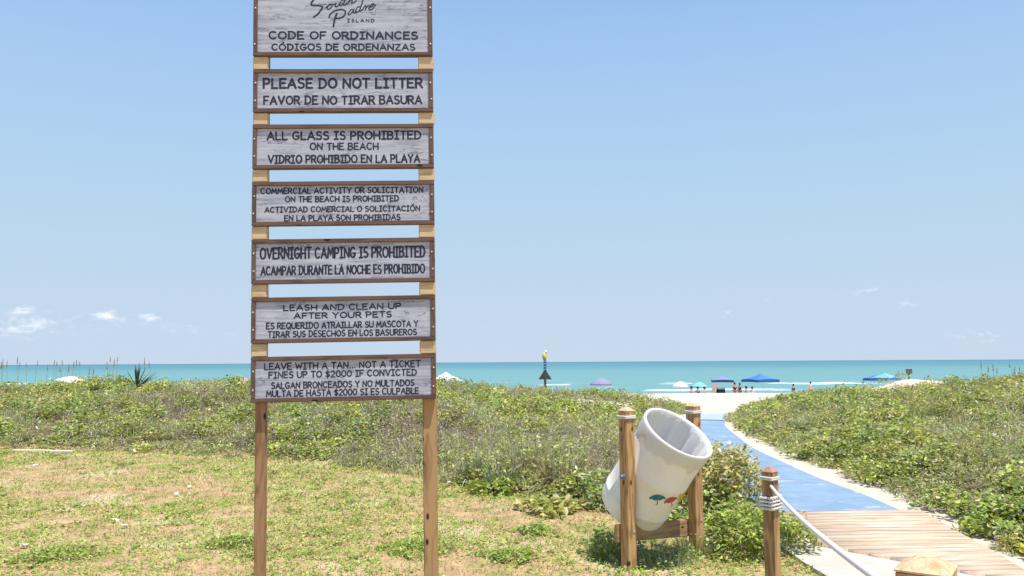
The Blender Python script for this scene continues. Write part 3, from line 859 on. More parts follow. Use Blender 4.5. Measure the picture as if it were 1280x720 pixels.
mb.loft([[bp(r, 2 * math.pi * k / NS, t) for k in range(NS)] for r, t in prof])
bm_ = NT('aged_white_plastic')
P = bm_.coord('Object'); n1 = bm_.noise(P, 5, 5, .6); n2 = bm_.noise(bm_.coord('Object', (3, 3, 1)), 9, 5, .7)
bcol = bm_.mix(bm_.step(n1, .35, .7), (.87, .855, .825), (.83, .785, .70))
bcol = bm_.mix(bm_.math('MULTIPLY', bm_.step(n2, .6, .72), .3), bcol, (.55, .49, .40))
bm_.pbr(bcol, .45, .35, bm_.bump(n1, .12, .01))
barrel = mb.build('barrel', bm_.m, stand, True)
# axle bolts
for s_ in (-1, 1):
    mb = MB(); xin = BR * .9 + s_ * BX
    secs = [(slen / 2 + pw / 2 + .03, .012), (slen / 2 + pw / 2 + .009, .014), (slen / 2 + pw / 2 + .0085, .027), (slen / 2 + pw / 2 - .001, .027), (slen / 2 + pw / 2 - .002, .013), (max(xin + .02, slen / 2 - pw / 2), .013), (xin + .016, .016), (xin + .0155, .028), (xin, .028)]
    mb.loft([[(s_ * x_, math.cos(q) * r_, BZ + .02 + math.sin(q) * r_) for q in [k * math.pi / 6 for k in range(12)]] for x_, r_ in secs])
    mb.build('bolt', bolt_m, stand)
# umbrella emblems on the drum
bpy.context.view_layer.update()
SM = stand.matrix_world.copy(); SI = SM.inverted()
def on_barrel(px, py, off=.002):
    o = SI @ EYE; d = (SI.to_3x3() @ ray(px, py)).normalized()
    oc = o - BC
    dp = d - BA * d.dot(BA); op = oc - BA * oc.dot(BA)
    A_ = dp.dot(dp); B_ = 2 * dp.dot(op); C_ = op.dot(op) - (.291 * .955 + off) ** 2
    disc = max(0, B_ * B_ - 4 * A_ * C_)
    return o + d * ((-B_ - math.sqrt(disc)) / (2 * A_))
paint = {k: plain('painted_' + k, c, .5, .3, .08, 40) for k, c in (('teal', (.02, .19, .25)), ('rose', (.48, .08, .13)), ('yellow', (.72, .48, .08)))}
for col_, cx_, cy_, wpx, ang in (('teal', 821.8, 622.5, 20.5, 0), ('rose', 838.2, 625.5, 17.5, -20), ('yellow', 852.5, 620.5, 15, -52)):
    mb = MB(); ca, sa = math.cos(R(ang)), math.sin(R(ang))
    def TP(u_, v_):
        x_, y_ = u_ * wpx, v_ * wpx
        return on_barrel(cx_ + x_ * ca - y_ * sa, cy_ + x_ * sa + y_ * ca)
    K = 18; rows = []
    for r_ in range(4):
        row = []
        for k in range(K + 1):
            t = -1 + 2 * k / K
            top = -.18 * (1 - abs(t) ** 2.2) - .02; bot = .12 * (1 - t * t) * .9 + .06 * abs(math.sin(t * math.pi * 1.5)) - .0
            row.append(TP(t * .5, top + (bot - top) * r_ / 3))
        rows.append(row)
    mb.loft(rows, cap=False, closed=False)
    hk = [(0, .08), (.0, .3), (-.02, .38), (-.08, .42), (-.12, .38)]
    mb.loft([[TP(u_ - .028, v_) for u_, v_ in hk], [TP(u_ + .028, v_ + .01) for u_, v_ in hk]], cap=False, closed=False)
    e = mb.build('umbrella_emblem', paint[col_], barrel); e['label'] = f'{col_} painted umbrella mark'
# bag liner: lines the inside, folds over the rim
mb = MB(); NS = 96; rings = []
pr = np.random.default_rng(5)
ph = pr.random(8) * 6.28
def pleat(a, amp):
    return amp * (math.sin(a * 9 + ph[0]) * .5 + math.sin(a * 17 + ph[1]) * .35 + math.sin(a * 29 + ph[2]) * .3 + math.sin(a * 5 + ph[3]) * .4)
seq = [(.2965, .30, .0025), (.2995, .335, .003), (.3035, .37, .002), (.305, .40, .0008), (.306, .42, .0), (.303, .433, 0), (.294, .4365, 0), (.284, .431, .001), (.277, .39, .005), (.262, .30, .012), (.252, .18, .022), (.236, .05, .03), (.205, -.08, .034), (.16, -.2, .02), (.08, -.26, .01), (.01, -.27, 0)]
for r_, t, amp in seq:
    ring = []
    for k in range(NS):
        a = 2 * math.pi * k / NS
        tt = t + (pleat(a + 1, .03) if t == .30 and r_ > .29 else 0)
        ring.append(SM @ bp(r_ + (pleat(a, amp) if r_ < .28 else abs(pleat(a, amp))), a, tt))
    rings.append(ring)
mb.loft(rings, cap=False)
lmn = NT('thin_white_bag_film')
q1 = lmn.n('ShaderNodeBsdfPrincipled'); q1.inputs['Base Color'].default_value = (.86, .85, .84, 1); q1.inputs['Roughness'].default_value = .35
q2 = lmn.n('ShaderNodeBsdfTranslucent'); q2.inputs[0].default_value = (.85, .84, .83, 1)
mxs = lmn.n('ShaderNodeMixShader'); mxs.inputs[0].default_value = .35
lmn.t.links.new(q1.outputs[0], mxs.inputs[1]); lmn.t.links.new(q2.outputs[0], mxs.inputs[2]); lmn.t.links.new(mxs.outputs[0], lmn.out.inputs[0])
tag(mb.build('bag_liner', lmn.m, None, True), 'white plastic bag lining the tilted drum and folded over its rim', 'bin liner')

# ------------------------------------------------------------------ rope posts and rope
rp_wood = wood('weathered_rope_post', (.46, .285, .13), (.19, .105, .045), seed=8)
np_wood = wood('honey_rope_post', (.58, .37, .18), (.36, .2, .09), seed=9)
capr_m = wood('reddish_post_cap', (.42, .24, .17), (.28, .15, .10), knots=False, seed=10, scale=2)
RD = 5.4
pA = at(964, 650, RD); hA = at(963, 582, RD).z
ra = empty('rope_post', (pA.x, pA.y, hz(pA.x, pA.y)), R(41))
tag(ra, 'wooden rope fence post with white rope coiled round it beside the paved path', 'post', 'posts of the rope fence')
wA = .078
def rope_post(root, wd, h, m, capm, band=.075, cp=.03):
    mb = MB(); cap_post(mb, wd, h, cp); mb.build('post', m, root, bevel=.004)
    mb = MB(); a = wd / 2 + .0015; c = wd * .16 + .002
    def sq(r, z): return [(-r, -r, z), (r, -r, z), (r, r, z), (-r, r, z)]
    mb.loft([sq(a, h - cp - .0005), sq(a, h - cp + .003), sq(c, h + .003)]); mb.build('post_cap', capm, root)
    mb = MB(); ring_tube(mb, wd / 2, h - band, .006); ring_tube(mb, wd / 2, h - band + .0115, .006)
    mb.build('rope_band', twine.m, root, True)
rope_post(ra, wA, hA, rp_wood, capr_m)
nb = at(1158, 716, 1.62); hB = at(1158, 698.5, 1.62).z
rb = empty('rope_post', (nb.x, nb.y, 0), R(-36))
tag(rb, 'nearest wooden rope fence post, only its pale pyramid top in view', 'post', 'posts of the rope fence')
rope_post(rb, .096, hB, np_wood, wood('pale_end_grain', (.62, .43, .26), (.40, .25, .13), knots=False, seed=11, scale=2), .16, .02)
# near-black plug: painted shade inside the far post's drilled hole
hole_m = plain('hole_shade_black', (.02, .018, .015), .9, .1)
pa_in = at(964, 606.5, RD)
pb_in = Vector((nb.x - .03, nb.y + .05, 1.075))
mb = MB(); pts = []
ctrl = [(at(963.5, 607.5, RD - .03)), at(984, 626, 4.35), at(1010, 650, 3.3), at(1040, 677, 2.66), at(1075, 701, 2.2), at(1105, 721, 1.92), pb_in]
def catmull(ctrl, n=8):
    out = []
    for i in range(len(ctrl) - 1):
        p0 = ctrl[max(i - 1, 0)]; p1 = ctrl[i]; p2 = ctrl[i + 1]; p3 = ctrl[min(i + 2, len(ctrl) - 1)]
        for k in range(n):
            t = k / n
            out.append(.5 * ((2 * p1) + (p2 - p0) * t + (2 * p0 - 5 * p1 + 4 * p2 - p3) * t * t + (3 * p1 - p0 - 3 * p2 + p3) * t ** 3))
    return out + [ctrl[-1]]
# straighten in plan: the rope hangs in a vertical plane between its two ends
a_, b_ = ctrl[0], ctrl[-1]
zt_ = [(0, a_.z), (.12, a_.z + .03)]
pts = []
for i in range(61):
    t = i / 60
    x_ = a_.x + (b_.x - a_.x) * t; y_ = a_.y + (b_.y - a_.y) * t
    z_ = a_.z + (b_.z - a_.z) * t - .09 * 4 * t * (1 - t) * .35
    pts.append(Vector((x_, y_, z_)))
rope_m = NT('braided_white_rope')
wv_ = rope_m.n('ShaderNodeTexWave'); wv_.bands_direction = 'DIAGONAL'; wv_.inputs['Scale'].default_value = 40; rope_m.set(wv_.inputs['Vector'], rope_m.coord('Object'))
rope_m.pbr(rope_m.mix(wv_.outputs['Fac'], (.72, .71, .68), (.84, .83, .81)), .8, .15, rope_m.bump(wv_.outputs['Fac'], .7, .004))
rope = empty('fence_rope', pa_in)
tag(rope, 'white braided rope sagging between the two rope fence posts', 'rope')
IV = -Vector(pa_in)
mb = MB(); mb.tube([p + IV for p in pts], .0098, 12); mb.build('span', rope_m.m, rope, True)
# coil of twisted rope wound three turns round the far post
mb = MB(); P_ = []
zc0 = at(964, 636, RD).z; turns = 4
tmpl = octring(wA / 2, 0, .012, 4)
cr, sr = math.cos(R(41)), math.sin(R(41))
coil = []
for t in range(turns):
    for i, p in enumerate(tmpl):
        z = zc0 + (t + i / len(tmpl)) * .0225 - .004
        coil.append(Vector((pA.x + p[0] * cr - p[1] * sr, pA.y + p[0] * sr + p[1] * cr, z)))
for strand in range(3):      # laid strands twist round the centre line
    pl_ = []
    dense = catmull(coil, 4)
    acc = 0
    for i, p in enumerate(dense):
        if i: acc += (p - dense[i - 1]).length
        t = (dense[min(i + 1, len(dense) - 1)] - dense[max(i - 1, 0)]).normalized()
        a2 = t.cross(Vector((0, 0, 1))).normalized(); b2 = t.cross(a2)
        q = acc / .045 * 2 * math.pi + strand * 2 * math.pi / 3
        pl_.append(p + (a2 * math.cos(q) + b2 * math.sin(q)) * .0062 + IV)
    mb.tube(pl_, .0062, 6)
mb.build('coil', twine.m, rope, True)
mb = MB(); c_ = at(963.2, 606.8, RD); d_ = Vector((math.sin(R(41 - 90)), -math.cos(R(41 - 90)), 0))
hn = Vector((.656, -.755, 0)); 
mb.tube([pts[0] + IV + Vector((.02, .03, 0)), pts[0] + IV - Vector((.0, .005, 0))], .0165, 12); mb.build('hole_shade', hole_m, rope, True)

# ------------------------------------------------------------------ vegetation generators
leaf_m = attr_leaf('leaf_foliage', .42, .42, .45)
blade_m = attr_leaf('grass_blades', .3, .6, .2)
class Veg:
    def __init__(s): s.V = []; s.Q = []; s.T = []; s.C = []; s.n = 0
    def leaves(s, P, L, W, az, tilt, col, fold=.18):
        """ovate leaves, tilt = angle of the leaf's length above the horizontal"""
        m = len(P)
        if m == 0: return
        d = np.stack([np.cos(az) * np.cos(tilt), np.sin(az) * np.cos(tilt), np.sin(tilt)], -1)
        sd_ = np.stack([-np.sin(az), np.cos(az), np.zeros(m)], -1)
        roll = rng.uniform(-.6, .6, m)[:, None]
        nn = np.cross(d, sd_)
        sd2 = sd_ * np.cos(roll) + nn * np.sin(roll); nn = np.cross(d, sd2)
        L_ = L[:, None]; W_ = W[:, None]; up = nn * (-1)
        dn = np.array([0, 0, -1.0])[None] * L_ * rng.uniform(.05, .3, m)[:, None]
        v = np.stack([P, P + d * L_ * .32 - sd2 * W_ * .5 - nn * W_ * fold, P + d * L_ * .68 - sd2 * W_ * .42 - nn * W_ * fold + dn * .4, P + d * L_ + dn,
                      P + d * L_ * .68 + sd2 * W_ * .42 - nn * W_ * fold + dn * .4, P + d * L_ * .32 + sd2 * W_ * .5 - nn * W_ * fold], 1)
        b = s.n + np.arange(m)[:, None] * 6
        s.Q.append(b + np.array([[0, 1, 2, 3]])); s.Q.append(b + np.array([[0, 3, 4, 5]]))
        s.V.append(v.reshape(-1, 3)); s.C.append(np.repeat(col, 6, 0)); s.n += 6 * m
    def blades(s, P, H, W, az, lean, col, curl=.5):
        m = len(P)
        if m == 0: return
        dirv = np.stack([np.cos(az), np.sin(az), np.zeros(m)], -1)
        fa = rng.uniform(0, 6.283, m)
        sd_ = np.stack([np.cos(fa), np.sin(fa), np.zeros(m)], -1)
        H_ = H[:, None]; W_ = W[:, None]; ln = lean[:, None]
        z = np.array([0, 0, 1.0])[None]
        mid_ = P + dirv * H_ * np.sin(ln) * .42 + z * H_ * np.cos(ln) * .55
        tip = P + dirv * H_ * np.sin(np.minimum(ln * (1 + curl), 1.9)) + z * H_ * np.cos(np.minimum(ln * (1 + curl), 1.9)) * .98
        v = np.stack([P - sd_ * W_ * .5, P + sd_ * W_ * .5, mid_ + sd_ * W_ * .42, mid_ - sd_ * W_ * .42, tip], 1)
        b = s.n + np.arange(m)[:, None] * 5
        s.Q.append(b + np.array([[0, 1, 2, 3]])); s.T.append(b + np.array([[3, 2, 4]]))
        s.V.append(v.reshape(-1, 3)); s.C.append(np.repeat(col, 5, 0)); s.n += 5 * m
    def mesh(s, name, off=(0, 0, 0)):
        V = np.concatenate(s.V) - np.array(off)[None]
        T = np.concatenate(s.T) if s.T else None
        Q = np.concatenate(s.Q) if s.Q else None
        return np_mesh(name, V, Q, T, np.concatenate(s.C))
def pick(pal, m, wts=None, var=.32):
    pal = np.array(pal); k = rng.choice(len(pal), m, p=wts)
    c = pal[k] * rng.uniform(1 - var, 1 + var, (m, 1)) * rng.uniform(.93, 1.07, (m, 3))
    return np.clip(c, 0, .95)
GREEN = [(.43, .50, .085), (.32, .41, .065), (.52, .54, .15), (.14, .20, .04), (.60, .58, .27)]
GREEN_W = [.33, .25, .2, .12, .10]
DRY = [(.47, .37, .31), (.36, .27, .24), (.56, .48, .38), (.24, .17, .16), (.58, .50, .36)]
SILV = [(.42, .48, .33), (.50, .54, .39), (.33, .41, .27)]
STRAW = [(.52, .40, .22), (.42, .30, .16), (.60, .47, .28), (.36, .25, .13)]
LAWN = [(.33, .45, .085), (.23, .36, .06), (.42, .50, .12), (.46, .48, .16)]

def sample(poly_mask, x0, x1, y0, y1, dens_fn, dmax):
    n = int((x1 - x0) * (y1 - y0) * dmax)
    x = rng.uniform(x0, x1, n); y = rng.uniform(y0, y1, n)
    ok = np.abs(x - 0) < y * .66 + 1.6
    x, y = x[ok], y[ok]
    p = dens_fn(x, y) / dmax * poly_mask(x, y)
    k = rng.random(len(x)) < p
    return x[k], y[k]

def dune_cover(name, poly, x0, x1, y0, y1, label, side):
    """ground cover of mixed tufts: leafy mounds, narrow-leaved mounds, dead twiggy tufts, arching grasses"""
    vg = Veg()
    def mask(x, y):
        d = poly_sd(poly, x, y) + (N2(x, y, 1.1, 3) - .5) * .5
        return (d > 0) * (1 - .95 * bare_mask(x, y + (N2(x, y, 1.1, 3) - .5) * .9))
    def tdens(x, y): return np.interp(y, [5, 9, 14, 20, 30], [24, 21, 16, 13, 11]) * (1 + 1.2 * sstep(1.0, .2, poly_sd(poly, x, y)))
    x, y = sample(mask, x0, x1, y0, y1, tdens, 50)
    m = len(x)
    d = poly_sd(poly, x, y); edge = .58 + .42 * sstep(.1, 1.5, d)
    k1 = N1(x + 7, y * .8, 2.6, 4); k2 = N3(x - 5, y + 40, 1.7, 3); k3 = N4(x + 60, y - 12, 2.2, 3)
    u_ = rng.random(m)
    p_dry = .05 + .36 * sstep(.51, .60, k1); p_grs = .04 + .30 * sstep(.54, .63, k3)
    p_dry = p_dry * sstep(-.1, 1.0, d)
    sp = np.where(u_ < p_dry, 2, np.where(u_ < p_dry + p_grs * (1 - p_dry), 3, np.where(rng.random(m) < sstep(.60, .42, k2) * .8 + .1, 0, 1)))
    R_ = rng.uniform(.10, .30, m) * np.where(sp == 0, 1.1, 1)
    H_ = (.08 + .40 * rng.random(m) ** 1.6 + .14 * (N2(x, y, .9, 2) - .5)) * edge
    H_ = np.where(sp >= 2, H_ * .8 + .02, H_); H_ = np.where(sp == 1, H_ * .85, H_); H_ = np.clip(H_, .05, .6)
    R_ = R_ * (.5 + .5 * sstep(0, .5, d))
    tone = rng.uniform(.62, 1.2, m); hue = rng.normal(0, .10, m)
    base = height(x, y)
    lod = np.interp(y, [5, 12, 20, 30], [1.0, .74, .5, .34]); siz = np.interp(y, [5, 12, 20, 30], [.85, 1.0, 1.25, 1.5])
    def spread(sel, n_each):
        n = np.maximum(1, n_each).astype(int)
        return np.repeat(np.nonzero(sel)[0], n)
    # leafy mounds, broad (0) and narrow leaved (1)
    for q, nfac, Lr, asp, pal, wts in ((0, 1250, (.034, .075), (.5, .85), GREEN, GREEN_W), (1, 1500, (.035, .08), (.16, .32), GREEN2, GREEN2_W)):
        sel = sp == q
        t = spread(sel, (nfac * R_[sel] ** 1.5 * (.5 + H_[sel] * 2) * lod[sel] * 1.15))
        n = len(t); a = rng.uniform(0, 6.283, n); f = rng.random(n) ** .5
        lob = 1 + .22 * np.sin(a * 3 + t) + .15 * np.sin(a * 5 + t * 2.3)
        r_ = R_[t] * f * lob
        px_, py_ = x[t] + np.cos(a) * r_, y[t] + np.sin(a) * r_
        dome = np.sqrt(np.clip(1 - f ** 2 * .92, 0, 1))
        z = base[t] + H_[t] * dome * (1 - .65 * rng.random(n) ** 2.2) + .012
        L = rng.uniform(*Lr, n) * siz[t]
        col_ = pick(pal, n, wts) * tone[t][:, None] * (1 + hue[t][:, None] * np.array([1.2, .2, -.5]))
        yl = rng.random(n) < .012; col_[yl] = pick([(.60, .53, .16), (.66, .60, .3)], yl.sum())
        dd = rng.random(n) < .10; col_[dd] = pick(DRY, dd.sum())
        vg.leaves(np.stack([px_, py_, z], -1), L, L * rng.uniform(*asp, n), a + rng.normal(0, .9, n), np.clip(rng.normal(.12, .45, n), -.8, 1.1), np.clip(col_, 0, .9))
    # dead twiggy tufts (2) and arching grass tufts (3)
    for q, nfac, pal, mu, sd__, wd in ((2, 150, DRY, .85, .45, .85), (3, 150, GRASS, .9, .4, 1.05)):
        sel = sp == q
        t = spread(sel, nfac * (.4 + R_[sel] * 2.2) * lod[sel])
        n = len(t); a = rng.uniform(0, 6.283, n); f = rng.random(n) ** .6
        r_ = R_[t] * .7 * f
        px_, py_ = x[t] + np.cos(a) * r_, y[t] + np.sin(a) * r_
        W_ = np.interp(y[t], [5, 12, 20, 30], [.0055, .009, .014, .02]) * rng.uniform(.6, 1.3, n) * wd
        col_ = pick(pal, n) * tone[t][:, None]
        vg.blades(np.stack([px_, py_, base[t] - .02], -1), (H_[t] + .06) * rng.uniform(.6, 1.25, n) * 1.15, W_, a + rng.normal(0, .6, n), np.abs(rng.normal(mu, sd__, n)), np.clip(col_, 0, .9), .9)
        t2 = t[rng.random(n) < (.35 if q == 2 else .2)]; n2 = len(t2)
        a = rng.uniform(0, 6.283, n2); r_ = R_[t2] * np.sqrt(rng.random(n2))
        L = rng.uniform(.025, .055, n2) * siz[t2]
        vg.leaves(np.stack([x[t2] + np.cos(a) * r_, y[t2] + np.sin(a) * r_, base[t2] + H_[t2] * rng.random(n2) ** .5 * .9], -1), L, L * rng.uniform(.2, .6, n2), a, rng.uniform(-.4, 1.1, n2), pick(DRY + GREEN[:2], n2))
    # litter and small seedlings between the tufts keep the soil from reading as bare
    x, y = sample(mask, x0, x1, y0, y1, lambda x, y: np.interp(y, [5, 12, 30], [260, 150, 60]), 260)
    n = len(x); L = rng.uniform(.03, .06, n) * np.interp(y, [5, 30], [.9, 1.5])
    vg.leaves(np.stack([x, y, height(x, y) + rng.uniform(.005, .06, n)], -1), L, L * rng.uniform(.2, .6, n), rng.uniform(0, 6.283, n), rng.uniform(-.2, .5, n), pick(DRY + GREEN[1:4], n) * .8)
    print(name, 'verts', vg.n)
    o = link(name, vg.mesh(name), leaf_m)
    tag(o, label, 'ground cover', kind='stuff')
    return o
GREEN2 = [(.45, .47, .13), (.35, .39, .10), (.56, .56, .26), (.18, .22, .06), (.51, .55, .34), (.50, .41, .26)]
GREEN2_W = [.27, .24, .17, .12, .1, .1]
GRASS = [(.58, .54, .29), (.50, .49, .22), (.66, .60, .36), (.46, .50, .30), (.55, .44, .28), (.40, .44, .13)]
dune_cover('dune_vegetation', left_poly, -22, 7.0, 6.3, 34, 'green and dry brown dune plants covering the dune left of the blue path', 0)
dune_cover('dune_vegetation', right_poly, 3.6, 22, 4.6, 34, 'green and grey dune plants covering the dune right of the blue path', 1)

# --- lawn
def lawn():
    vg = Veg()
    def mask(x, y):
        d = np.maximum(poly_sd(left_poly, x, y), poly_sd(right_poly, x, y))
        s_ = poly_sd(path_poly, x, y)
        return (d < .12) * (s_ < -.05) * (poly_sd(pav_poly, x, y) < .03)
    def dens(x, y): return np.interp(y, [4, 7, 10, 14], [2600, 2200, 1500, 1000])
    x, y = sample(mask, -11, 3.4, 3.9, 15, dens, 2600)
    m = len(x)
    patch = N1(x * 1.0 + 50, y + 20, 1.3, 4); fine_ = N2(x + 9, y, .28, 3)
    green = sstep(.36, .53, patch * .62 + fine_ * .38 + .035 * sstep(8, 13, y))
    isg = rng.random(m) < green * .8 + .03
    thin = N3(x + 2, y + 8, .9, 3)
    # dry thatch, nearly flat
    k = (~isg) & (rng.random(m) > sstep(.6, .75, thin) * .85) & (rng.random(m) < .6)
    xs_, ys_ = x[k], y[k]; q = k.sum()
    vg.blades(np.stack([xs_, ys_, height(xs_, ys_) - .003], -1), rng.uniform(.03, .085, q), np.interp(ys_, [4, 14], [.0035, .007]) * rng.uniform(.7, 1.4, q), rng.uniform(0, 6.283, q), rng.uniform(.5, 1.5, q), pick(STRAW, q))
    # green blades and small weeds
    k = isg & (rng.random(m) < .55)
    xs_, ys_ = x[k], y[k]; q = k.sum()
    vg.blades(np.stack([xs_, ys_, height(xs_, ys_) - .003], -1), rng.uniform(.025, .075, q), np.interp(ys_, [4, 14], [.0045, .009]) * rng.uniform(.7, 1.4, q), rng.uniform(0, 6.283, q), rng.uniform(.3, 1.3, q), pick(LAWN, q))
    k = isg & (rng.random(m) < .45)
    xs_, ys_ = x[k], y[k]; q = k.sum()
    L = rng.uniform(.013, .033, q) * np.interp(ys_, [4, 14], [1, 1.3])
    vg.leaves(np.stack([xs_, ys_, height(xs_, ys_) + rng.uniform(.0, .035, q)], -1), L, L * rng.uniform(.4, .75, q), rng.uniform(0, 6.283, q), rng.uniform(-.2, .8, q), pick(LAWN, q))
    # small weed rosettes where the turf is green
    x, y = sample(mask, -11, 3.4, 3.9, 15, lambda x, y: np.full(np.shape(x), 26.0), 26)
    g = sstep(.40, .56, N1(x + 50, y + 20, 1.3, 4)); k = rng.random(len(x)) < g * .75 + .06
    x, y = x[k], y[k]; t = np.repeat(np.arange(len(x)), 20); n = len(t)
    rad = rng.uniform(.03, .11, len(x)); a = rng.uniform(0, 6.283, n); f = rng.random(n) ** .6
    tone = rng.uniform(.45, 1.0, len(x))[t][:, None]
    px_, py_ = x[t] + np.cos(a) * rad[t] * f, y[t] + np.sin(a) * rad[t] * f
    L = rng.uniform(.018, .042, n) * np.interp(y[t], [4, 14], [1, 1.25])
    vg.leaves(np.stack([px_, py_, height(px_, py_) + .005 + rad[t] * .55 * (1 - f * .7) * rng.random(n)], -1), L, L * rng.uniform(.25, .55, n), a + rng.normal(0, .6, n), np.clip(rng.normal(.4, .4, n), -.2, 1.2), pick(LAWN, n) * tone)
    o = link('lawn_grass', vg.mesh('lawn_grass'), blade_m)
    tag(o, 'patchy half dry lawn grass in front of the dune', 'grass', kind='stuff')
lawn()

# --- countable plants
def clump(name, cx_, cy_, rad, hgt, nleaf, nblade, pal, label, cat, group=None, leaf=.05, blade_w=.006, bl_pal=None, aspect=.6, lean=.45, bl_h=1.2):
    vg = Veg()
    a = rng.uniform(0, 6.283, nleaf); rr = rad * np.sqrt(rng.random(nleaf)) * (1 + .25 * np.sin(a * 3 + cx_) + .15 * np.sin(a * 7))
    x = cx_ + np.cos(a) * rr; y = cy_ + np.sin(a) * rr
    dome = np.sqrt(np.clip(1 - (rr / (rad * 1.32)) ** 2, .04, 1)) * (.7 + .6 * N4(x, y, .18, 2))
    if nleaf:
        z = height(x, y) + hgt * dome * rng.random(nleaf) ** .4
        L = rng.uniform(.6, 1.35, nleaf) * leaf
        vg.leaves(np.stack([x, y, z], -1), L, L * aspect * rng.uniform(.8, 1.2, nleaf), a + rng.normal(0, 1.0, nleaf), np.clip(rng.normal(.15, .5, nleaf), -.8, 1.1), pick(pal, nleaf))
    if nblade:
        a = rng.uniform(0, 6.283, nblade); rr = rad * .8 * np.sqrt(rng.random(nblade))
        x = cx_ + np.cos(a) * rr; y = cy_ + np.sin(a) * rr
        vg.blades(np.stack([x, y, height(x, y) - .01], -1), hgt * bl_h * rng.uniform(.55, 1.1, nblade), blade_w * rng.uniform(.7, 1.3, nblade), a + rng.normal(0, .7, nblade), np.abs(rng.normal(0, lean, nblade)), pick(bl_pal or pal, nblade))
    base = (cx_, cy_, hz(cx_, cy_))
    o = link(name, vg.mesh(name, base), leaf_m, None, base)
    return tag(o, label, cat, group)
YBUSH = [(.60, .55, .21), (.48, .46, .13), (.70, .61, .33), (.33, .35, .08), (.54, .43, .26)]
def mat_l(y): 
    return float(np.interp(y, [p[1] for p in mat_left], [p[0] for p in mat_left]))
clump('shrub', 2.2, 8.5, .46, .62, 3000, 90, YBUSH, 'rounded yellow green shrub behind the trash can at the edge of the blue mat', 'shrub', None, .05)
clump('shrub', 2.35, 10.0, .5, .5, 2400, 60, YBUSH + GREEN[:1], 'yellow green shrub hidden partly by the drum, farther along the blue mat', 'shrub', None, .05)
clump('shrub', 2.0, 6.78, .42, .33, 3000, 90, GREEN[:4], 'low bright green shrub spreading between the trash can and the boardwalk', 'shrub', None, .045, aspect=.45)
GR = SILV + DRY[2:3]; PALE = [(.62, .58, .36), (.54, .50, .27), (.45, .44, .2), (.50, .41, .3), (.66, .63, .46)]
for i, (px, py, hh, rr, lab) in enumerate([(592, 603, .52, .22, 'silvery upright grass clump just right of the sign post at the lawn edge'), (622, 612, .42, .16, 'small grey blue grass tuft at the lawn edge, right of a taller silvery clump'),
        (655, 600, .6, .4, 'wide pale dry grass clump midway between the sign and the trash can'), (708, 612, .52, .3, 'straw coloured grass clump left of the trash can')]):
    p = gnd(px, py + 8); 
    clump('grass_clump', p.x, p.y + .35, rr, hh, int(260 * rr / .3), int(420 * (rr / .3) ** 1.4), GREEN, lab, 'grass clump', 'grass clumps at the lawn edge', .05, .013, [GR + STRAW, SILV + GR, PALE, PALE + STRAW][i], lean=.85, bl_h=1.0)
p = gnd(690, 641)
clump('vine_plant', p.x, p.y, .32, .13, 260, 0, [(.42, .42, .10), (.36, .38, .08), (.60, .55, .24)], 'low yellow leaved vine spilling onto the lawn left of the trash can', 'plant', None, .075, aspect=.8)
p = gnd(615, 618)
clump('vine_plant', p.x, p.y + .1, .34, .16, 260, 0, [(.30, .38, .06), (.25, .33, .05), (.45, .45, .1)], 'low green leaved vine at the lawn edge right of the sign', 'plant', None, .07, aspect=.8)
# weeds round the trash can feet
p = gnd(765, 697)
clump('weed', p.x, p.y + .05, .22, .2, 500, 260, LAWN + SILV[:1], 'bushy green weed growing at the left foot of the trash can stand', 'weed', None, .035, .006, LAWN + SILV)
p = gnd(830, 702)
clump('weed', p.x, p.y, .3, .13, 160, 420, LAWN[:2] + SILV, 'wiry grey green weed growing under the tilted drum', 'weed', None, .03, .0045, SILV + LAWN[:2] + STRAW[:1], lean=.8, bl_h=1.5)
p = gnd(862, 690)
clump('weed', p.x, p.y - .1, .16, .2, 60, 200, LAWN + SILV, 'thin tall weed at the right foot of the trash can stand', 'weed', None, .03, .005, SILV + LAWN, lean=.4)
for (px, py, rr, lab) in [(525, 690, .3, 'green weed patch on the dry lawn beside the right sign post'), (300, 682, .26, 'green weed patch on the dry lawn just left of the left sign post'), (75, 695, .3, 'green weed patch at the far left bottom of the lawn'), (668, 668, .16, 'small green weed on the dry lawn between sign and trash can'), (640, 700, .2, 'leafy weed in the bare sandy patch at the bottom of the lawn')]:
    p = gnd(px, py)
    clump('weed', p.x, p.y, rr, .07, int(650 * rr / .3), 160, LAWN, lab, 'weed', 'weeds on the lawn', .034, .005, LAWN, lean=.8)
for (px, py, rr, hh, lab, pal) in [(1248, 655, .42, .3, 'broad leaved green plant right of the boardwalk', [(.22, .29, .05), (.30, .35, .07), (.16, .22, .04)]), (1225, 690, .16, .12, 'small bright yellow plant beside the boardwalk edge', [(.66, .55, .06), (.5, .45, .07)]), (1178, 668, .22, .16, 'low leafy green plant against the boardwalk edge', GREEN[:4])]:
    p = gnd(px, py)
    clump('leafy_plant', p.x + .42, p.y, rr, hh, int(600 * (rr / .3) ** 1.5), 40, pal, lab, 'plant', None, .065, aspect=.75)

